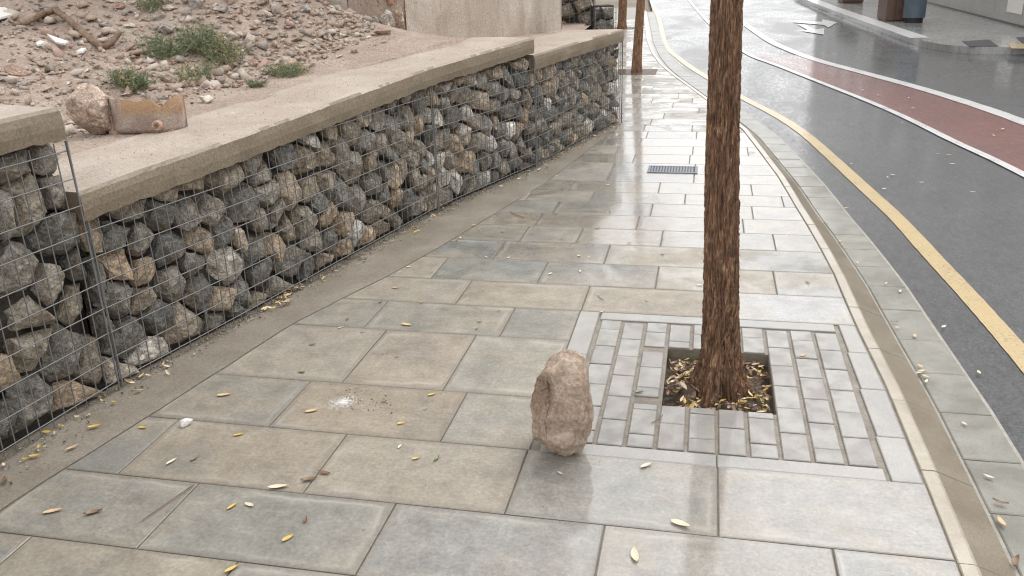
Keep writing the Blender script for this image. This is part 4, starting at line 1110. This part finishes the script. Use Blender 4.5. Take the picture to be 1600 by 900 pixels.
def leaf(px, py, L, ang, col, label, z=.002, group='fallen leaves on the pavement'):
    p = G(px, py, z); o = link('fallen_leaf', rng.choice(LM[col])); o.location = p; s = L / 118.0; o.scale = (s, s * rng.uniform(.85, 1.15), s)
    o.rotation_euler = (rng.uniform(-.08, .08), rng.uniform(-.06, .06), math.radians(ang)); setp(o, label, 'leaf', group); o.location.z = z + .001
    return o
A_ = 'fallen leaves on the near slabs'
for a in [(113, 700, 5.5, 60, 'tan', 'tan leaf at the foot of the gabion wall, near the left edge'), (55, 713, 5, 20, 'yellow', 'yellow leaf on the dirt at the wall foot near the left edge'), (148, 667, 5.5, 35, 'yellow', 'thin yellow leaf against the wall foot'),
          (223, 669, 4, 0, 'yellow', 'short yellow leaf on the narrow corner slab'), (268, 722, 5, 70, 'pale', 'pale leaf below the white pebble'), (303, 718, 3.6, 60, 'brown', 'dark brown leaf just right of the pale leaf below the pebble'), (373, 680, 4.5, 30, 'yellow', 'thin yellow leaf on the ochre slab'),
          (350, 618, 6.5, 25, 'tan', 'tan leaf with dark tip on the grey slab near the wall'), (83, 800, 7, 30, 'tan', 'curled tan leaf on the slab in the lower left'), (146, 802, 6, 38, 'brown', 'thin dark leaf right of the curled tan leaf'),
          (363, 792, 4.5, 65, 'yellow', 'yellow leaf near the lower left slab joint'), (390, 790, 4.5, -20, 'pale', 'pale curled leaf beside the yellow leaf near the slab joint'), (362, 890, 5, 60, 'yellow', 'yellow-brown leaf at the bottom edge of the picture'),
          (487, 643, 6, 25, 'tan', 'tan leaf below the white powder splash'), (627, 662, 4, 25, 'yellow', 'yellow leaf right of and below the white powder splash'), (675, 617, 4, 40, 'yellow', 'yellow leaf at the slab joint behind the powder splash'),
          (435, 762, 7.5, 22, 'pale', 'pale leaf with dark end on the slab joint'), (483, 750, 6, 30, 'brown', 'dark leaf at the slab joint beside the pale one'), (507, 740, 5, -5, 'brown', 'grey-brown leaf above the joint, right of the dark leaf'), (650, 717, 3.6, 40, 'yellow', 'small yellow leaf in the middle of the large slab'),
          (683, 717, 4.2, 80, 'green', 'olive leaf right of the small yellow leaf'), (625, 698, 3, 80, 'pale', 'tiny pale leaf above the small yellow leaf'), (478, 813, 4, 110, 'brown', 'dark curled leaf in the lower middle'), (450, 842, 4.5, 55, 'yellow', 'bright yellow leaf below the dark curled leaf'),
          (1010, 728, 5.5, 40, 'pale', 'pale leaf in front of the tree surround edging'), (1063, 820, 7.5, -25, 'pale', 'long pale leaf with dark tip on the trunk reflection'), (993, 868, 7.0, 100, 'pale', 'large pale leaf at the bottom, nearest the camera'), (875, 740, 2.8, -40, 'tan', 'small orange leaf bit in front of the upright boulder'),
          (997, 613, 4.5, 10, 'green', 'yellow-green leaf on the pavers left of the pit'), (618, 450, 4.5, 10, 'tan', 'tan leaf near the wall side of the middle slabs'), (635, 508, 6.5, -10, 'tan', 'tan leaf with dark end on the middle slab'), (533, 512, 3, 40, 'pale', 'whitish leaf at a slab corner near the wall'),
          (471, 582, 4, -10, 'green', 'greenish curled leaf at the edge of the ochre slab'), (940, 488, 3.4, 50, 'tan', 'orange leaf at the top corner of the tree surround'), (1255, 556, 3.6, 30, 'yellow', 'yellow leaf lying on the pavers right of the trunk'), (658, 473, 3, -20, 'yellow', 'small yellow leaf on the middle slab joint'),
          (1093, 446, 4, -15, 'pale', 'pale leaf just left of the trunk'), (868, 334, 3, 0, 'brown', 'reddish speck of leaf on the far left slabs')]:
    leaf(*a[:5], a[5], group=A_)
for a in [(566, 520), (543, 499), (488, 539), (595, 472), (675, 426), (714, 376), (785, 363), (779, 486), (749, 503), (745, 514), (1035, 398), (983, 380), (1036, 373), (1010, 471), (1262, 442), (620, 558), (953, 330), (933, 357), (600, 628), (665, 640)]:
    leaf(a[0], a[1], rng.uniform(2, 3.6), rng.uniform(0, 180), 'brown', 'small dark leaf scrap on the middle pavement slabs', group='dark leaf scraps on the middle slabs')
for a in [(638, 417), (741, 352), (907, 424), (920, 402), (795, 403), (860, 428), (720, 372), (750, 360), (760, 402), (905, 400), (812, 285), (870, 275), (950, 289)]:
    leaf(a[0], a[1], rng.uniform(2.5, 4), rng.uniform(0, 180), 'pale', 'small pale leaf on the slabs between wall and tree', group='pale leaves on the far slabs')
for a in [(1407, 455), (1385, 443), (1475, 511), (1507, 662), (1545, 745), (1530, 582), (1430, 525), (1322, 325)]:
    leaf(a[0], a[1], rng.uniform(3, 4.5), rng.uniform(0, 180), rng.choice(['pale', 'tan']), 'small pale leaf lying on the gutter blocks', RZ + .012, 'leaves on the gutter blocks')
for a in [(1313, 377, 4), (1316, 382, 3), (1397, 503, 3.5), (1402, 512, 3), (1438, 572, 4), (1441, 580, 4.5), (1446, 588, 4), (1436, 583, 4), (1448, 596, 3.5), (1563, 785, 5), (1565, 815, 5.5), (1588, 878, 6), (1340, 410, 3), (1290, 350, 3), (1261, 307, 3.5)]:
    leaf(a[0], a[1], a[2], rng.uniform(0, 180), rng.choice(['tan', 'pale', 'brown']), 'dry leaf caught in the groove between kerb and gutter', RZ + .014, 'leaves in the gutter groove')
for a in [(1387, 277), (1395, 273), (1382, 295), (1465, 240), (1483, 242), (1488, 256), (1330, 256), (1253, 235), (1410, 192), (1440, 285), (1520, 300)]:
    leaf(a[0], a[1], rng.uniform(3, 4.5), rng.uniform(0, 180), 'pale', 'pale leaf on the dark asphalt near the yellow line', RZ + .010, 'leaves on the near asphalt lane')
for a in [(1373, 149), (1427, 169), (1420, 153), (1347, 141), (1567, 202), (1553, 212)]:
    leaf(a[0], a[1], rng.uniform(5, 7), rng.uniform(0, 180), 'pale', 'pale leaf on the red cycle lane', RZ + .012, 'leaves on the cycle lane')
# twigs
def twig(label, pts, r_=.0022, z=.004):
    P = [G(a, b, z + r_) for a, b in pts]; v, f = tube_arrays(P, [r_, r_, r_ * .8][:len(P)] if len(P) <= 3 else [r_] * len(P), 6); return setp(mk('twig', v, f, M['wood']), label, 'twig')
twig('thin straight twig along the lower left slab joint', [(303, 757), (262, 785), (222, 813)], .0018)
twig('short twig on the pavers below the pit', [(1018, 661), (1031, 654), (1036, 648)], .0016)
twig('fine bent twig on the far slabs by the wall', [(797, 330), (805, 335), (820, 340)], .002)
twig('short curved twig above the tree surround corner', [(934, 461), (938, 466), (944, 469)], .0016)
# white pebble and powder splash
rock('pebble', 'white pebble lying alone on a slab near the wall', G(291, 666), (.052, .04, .026), 21, M['whitebits'], 'pebble', .2, 2, .03)
pts = []; sz = []; c0 = G(535, 629)
for _ in range(1100):
    a, d = rng.uniform(0, 6.28), abs(rng.gauss(0, .55)); pts.append((c0.x + .050 * d * math.cos(a), c0.y + .055 * d * math.sin(a), .001)); sz.append(.002 + .005 * rng.random() ** 2)
scatter_stones('crushed_plaster', pts, sz, M['whitebits'], 'splash of crushed white plaster powder on an ochre slab')
pts = []; sz = []
for _ in range(110):
    x = rng.gauss(.07, .09); pts.append((c0.x + x, c0.y + rng.gauss(.01, .045), .001)); sz.append(.002 + .007 * rng.random() ** 2)
scatter_stones('crumbs', pts, sz, M['soil'], 'brown crumbs around the white powder splash')
# leaf litter in the pit and along the wall foot
def litter(name, pts, mats, label, L=(.025, .05)):
    for mi, m in enumerate(mats):
        V = []; Q = []
        for k, p in enumerate(pts):
            if k % len(mats) != mi: continue
            me = LM['tan'][k % 3]; rot = Matrix.Rotation(rng.uniform(0, 6.28), 3, 'Z') @ Matrix.Rotation(rng.gauss(0, .45), 3, 'X') @ Matrix.Rotation(rng.gauss(0, .35), 3, 'Y'); s = rng.uniform(*L); b = len(V)
            V += [tuple(rot @ (q.co * s) + Vector(p)) for q in me.vertices]; Q += [tuple(i + b for i in f.vertices) for f in me.polygons]
        setp(mk(name, V, Q, m), label, kind='stuff')
pts = []
while len(pts) < 420:
    x, y = rng.uniform(HX0 + .01, HX1 - .01), rng.uniform(HY0 + .01, HY1 - .01); d = math.hypot(x - .095, y - 2.985)
    if d < .10: continue
    pts.append((x, y, -.050 + .035 * math.exp(-(d / .13) ** 2) + rng.uniform(0, .022)))
for _ in range(14): pts.append((HX0 - rng.uniform(.0, .08), HY0 + rng.uniform(.005, .05), -.035)); pts.append((HX0 - rng.uniform(.0, .08), HY1 - rng.uniform(.005, .045), -.035))
litter('leaf_litter', pts, [M['l_tan'], M['l_brown'], M['l_pale'], M['l_brown'], M['l_yellow'], M['l_brown'], M['l_tan'], M['soil']], 'brown and yellow leaf litter filling the tree pit', (.018, .042))
pts = []
for _ in range(130):
    y = rng.uniform(1.6, 8); pts.append((wall_front(y) + abs(rng.gauss(.01, .05)), y, .006))
for _ in range(40): pts.append((wall_front(3.55) + rng.uniform(-.01, .06), rng.gauss(3.55, .09), .012))
litter('wall_foot_leaves', pts, [M['l_tan'], M['l_brown'], M['l_pale'], M['l_yellow']], 'dry leaves and chips gathered along the wall foot', (.02, .04))

# ------------------------------------------------------------------ far side of the street
fp = [tuple(G(a, b, RZ)[:2]) for a, b in ((1440, 72), (1483, 78), (1600, 80))]
edge = [(2.45, 40), (2.60, 30), (2.78, 24), (2.98, 20), (3.18, 16.4), (3.24, 15.2), (3.36, 14.55), (3.62, 14.15), (4.3, 13.95), (7, 13.9), (30, 13.9)]
E2 = smooth_line(edge, 6); n = len(E2)
v = [(p.x, p.y, RZ + .10) for p in E2] + [(p.x, p.y, RZ - .02) for p in E2] + [(30, 40, RZ + .10)]
f = [tuple(range(n)) + (2 * n,)] + [(i, n + i, n + i + 1, i + 1) for i in range(n - 1)]
setp(mk('far_pavement', v, f, M['farpave']), kind='structure')
ke = [(2.62, 30), (2.80, 24), (3.0, 20), (3.16, 17.0), (3.24, 15.45)]
ribbon('white_kerb_marking', [(x + .06, y) for x, y in ke], .30, RZ + .105, mat_paint('white_kerb_paint', (.82, .82, .82), (.5, .5, .5)))
def planter(label, p, w, d, h, rot, slabel, seed):
    o = empty('planter', p, label, 'planter', 'wooden planters on the far pavement'); o.rotation_euler.z = rot
    for s, (x0, x1, y0, y1) in enumerate(((-w / 2, w / 2, -d / 2, -d / 2 + .02), (-w / 2, w / 2, d / 2 - .02, d / 2), (-w / 2, -w / 2 + .02, -d / 2 + .021, d / 2 - .021), (w / 2 - .02, w / 2, -d / 2 + .021, d / 2 - .021))):
        n = 3 if s < 2 else 3
        for k in range(n):
            if s < 2:
                a = x0 + (x1 - x0) * k / n; b = x0 + (x1 - x0) * (k + 1) / n; mk('board', *box(a + .003, b - .003, y0, y1, .02, h), M['planter'], o)
            else:
                a = y0 + (y1 - y0) * k / n; b = y0 + (y1 - y0) * (k + 1) / n; mk('board', *box(x0, x1, a + .003, b - .003, .02, h), M['planter'], o)
    mk('soil', *box(-w / 2 + .021, w / 2 - .021, -d / 2 + .021, d / 2 - .021, .0, h - .05), M['soil'], o)
    s = empty('shrub', Vector(p) + Vector((0, 0, h - .05)), slabel, 'shrub', 'shrubs in the planters'); r = random.Random(seed); cen = []; st = MB()
    for k in range(9):
        c = Vector((r.uniform(-w * .38, w * .38), r.uniform(-d * .38, d * .38), r.uniform(.1, .5))); cen.append(tuple(c)); st.add(*tube_arrays([(c.x * .3, c.y * .3, 0), c], [.008, .004], 6))
    st.build('stem', M['wood'], s); V, Q = leaf_cloud(2200, cen, [.17] * 9, .05, seed); link('leaves', npmesh('leaves', V, Q), M['shrub'], s)
FZ = RZ + .10
pA = G(1403, 33, FZ); pB = G(1331, 5, FZ)
planter('brown wooden planter standing against the blue-grey bin', (pA.x - .02, pA.y + .3, FZ), .50, .62, .40, .10, 'green shrub growing in the planter beside the bin', 3)
planter('second brown wooden planter farther along, cut by the top edge', (pB.x, pB.y + .3, FZ), .52, .62, .40, .08, 'green shrub growing in the farther planter', 4)
bq = G(1430, 36, FZ)
bn = empty('litter_bin', (bq.x, bq.y + .2, FZ), 'tall blue-grey cylindrical bin in front of the planter', 'bin')
v, f = tube_arrays([(0, 0, .0), (0, 0, .085)], [.17, .17], 28); mk('base', v, f, M['black'], bn)
v, f = tube_arrays([(0, 0, .085), (0, 0, .09), (0, 0, .98), (0, 0, 1.0)], [.19, .20, .20, .19], 36); mk('body', v, f, M['binm'], bn, False)
v, f = tube_arrays([(0, 0, 1.0), (0, 0, 1.06), (0, 0, 1.10)], [.205, .205, .12], 36); mk('lid', v, f, M['binm'], bn)
def quadmat(name, label, pxs, th, mat, cat):
    P = [G(a, b, FZ) for a, b in pxs]; n = len(P)
    return setp(mk(name, [p + Vector((0, 0, .002)) for p in P] + [p + Vector((0, 0, th)) for p in P], [tuple(range(n, 2 * n))] + [(i, (i + 1) % n, n + (i + 1) % n, n + i) for i in range(n)], mat), label, cat)
quadmat('access_cover', 'dark square access cover on the far pavement corner', [(1515, 73), (1559, 72.5), (1546, 62.5), (1503, 65)], .008, M['mat'], 'access cover')
quadmat('access_cover', 'dark access cover cut by the right picture edge', [(1602, 71), (1640, 71), (1628, 58), (1588, 59)], .008, M['mat'], 'access cover')
o = quadmat('yellow_kerb_marking', None, [(1580, 76), (1630, 76.5), (1622, 69), (1575, 68.5)], .005, M['yellow'], None); o['kind'] = 'structure'
# grey building on the far side
gb = empty('grey_building', (0, 0, 0), 'plain grey rendered building wall across the street', 'building')
bx = 5.26
mk('wall', *box(bx, 14, 15.6, 48, FZ - .05, 9.5), M['gwall'], gb)
mk('base_joint', *box(bx - .012, bx - .001, 15.6, 48, FZ - .02, FZ + .035), M['black'], gb)
for r_ in range(3):
    for k in range(8):
        y0 = 17.5 + k * 3.6; z0 = 2.7 + r_ * 2.3
        w_ = mk('window', *box(bx - .03, bx - .002, y0, y0 + 1.1, z0, z0 + 1.4), M['frame'], gb)
        mk('pane', *box(bx - .036, bx - .031, y0 + .06, y0 + 1.04, z0 + .06, z0 + 1.34), M['glass'], w_)
q0 = G(1573, 0, FZ)
d = ray(1573, 18); t = (bx - .004) / d.x; pa = Vector((0, 0, CH)) + d * t
d = ray(1597, 20); t = (bx - .004) / d.x; pb_ = Vector((0, 0, CH)) + d * t
o = mk('notice', *box(bx - .012, bx - .003, pb_.y, pa.y, pa.z, pa.z + .62), M['whitebits']); setp(o, 'blank white patch stuck on the grey wall at upper right', 'notice')
# houses that close the street on the left and ahead; seen in the wet ground
def house(label, x0, x1, y0, y1, h, mat, side):
    o = empty('terraced_house', (0, 0, 0), label, 'house', 'houses along the street'); mk('wall', *box(x0, x1, y0, y1, -.1, h), mat, o)
    mk('roof', *box(x0 - .15, x1 + .15, y0 - .15, y1 + .15, h + .001, h + .18), M['terracotta'], o)
    xs = x1 if side > 0 else x0; e = .03 * side
    for z0 in np.arange(1.0, h - 1.6, 2.9):
        for y in np.arange(y0 + 1, y1 - 1.4, 2.6):
            a, b = sorted((xs + .002 * side, xs + e)); w_ = mk('window', *box(a, b, y, y + 1.0, z0, z0 + 1.4), M['frame'], o); a, b = sorted((xs + e + .001 * side, xs + e * 1.3)); mk('pane', *box(a, b, y + .07, y + .93, z0 + .07, z0 + 1.33), M['glass'], w_)
house('cream house beyond the gabion wall on the wall side of the street', -13, -4.6, 13.5, 34, 10.5, M['bwall'], 1)
house('cream house on the near corner of the side street', 7.5, 16, -6, 1.6, 7.0, M['bwall'], -1)
ORD = 'first second third fourth fifth sixth seventh eighth ninth tenth eleventh twelfth thirteenth fourteenth fifteenth sixteenth seventeenth eighteenth nineteenth twentieth'.split()
bpy.context.view_layer.update()
def pxx(o):
    d = o.matrix_world.translation - Vector((0, 0, CH)); z = d.dot(CF); return FPX * d.dot(CR) / z
same = {}
for o in bpy.data.objects:
    if o.parent is None and o.get('category') in ('leaf', 'stone'): same.setdefault(o['label'], []).append(o)
for lab, L in same.items():
    if len(L) < 2 or len(L) > len(ORD): continue
    for k, o in enumerate(sorted(L, key=pxx)): o['label'] = (ORD[k] + ' ' + lab.replace(' stone ', ' stone from the left, ', 1)) if o['category'] == 'stone' else ORD[k] + ' from the left: ' + lab
print('objects', len(bpy.data.objects))
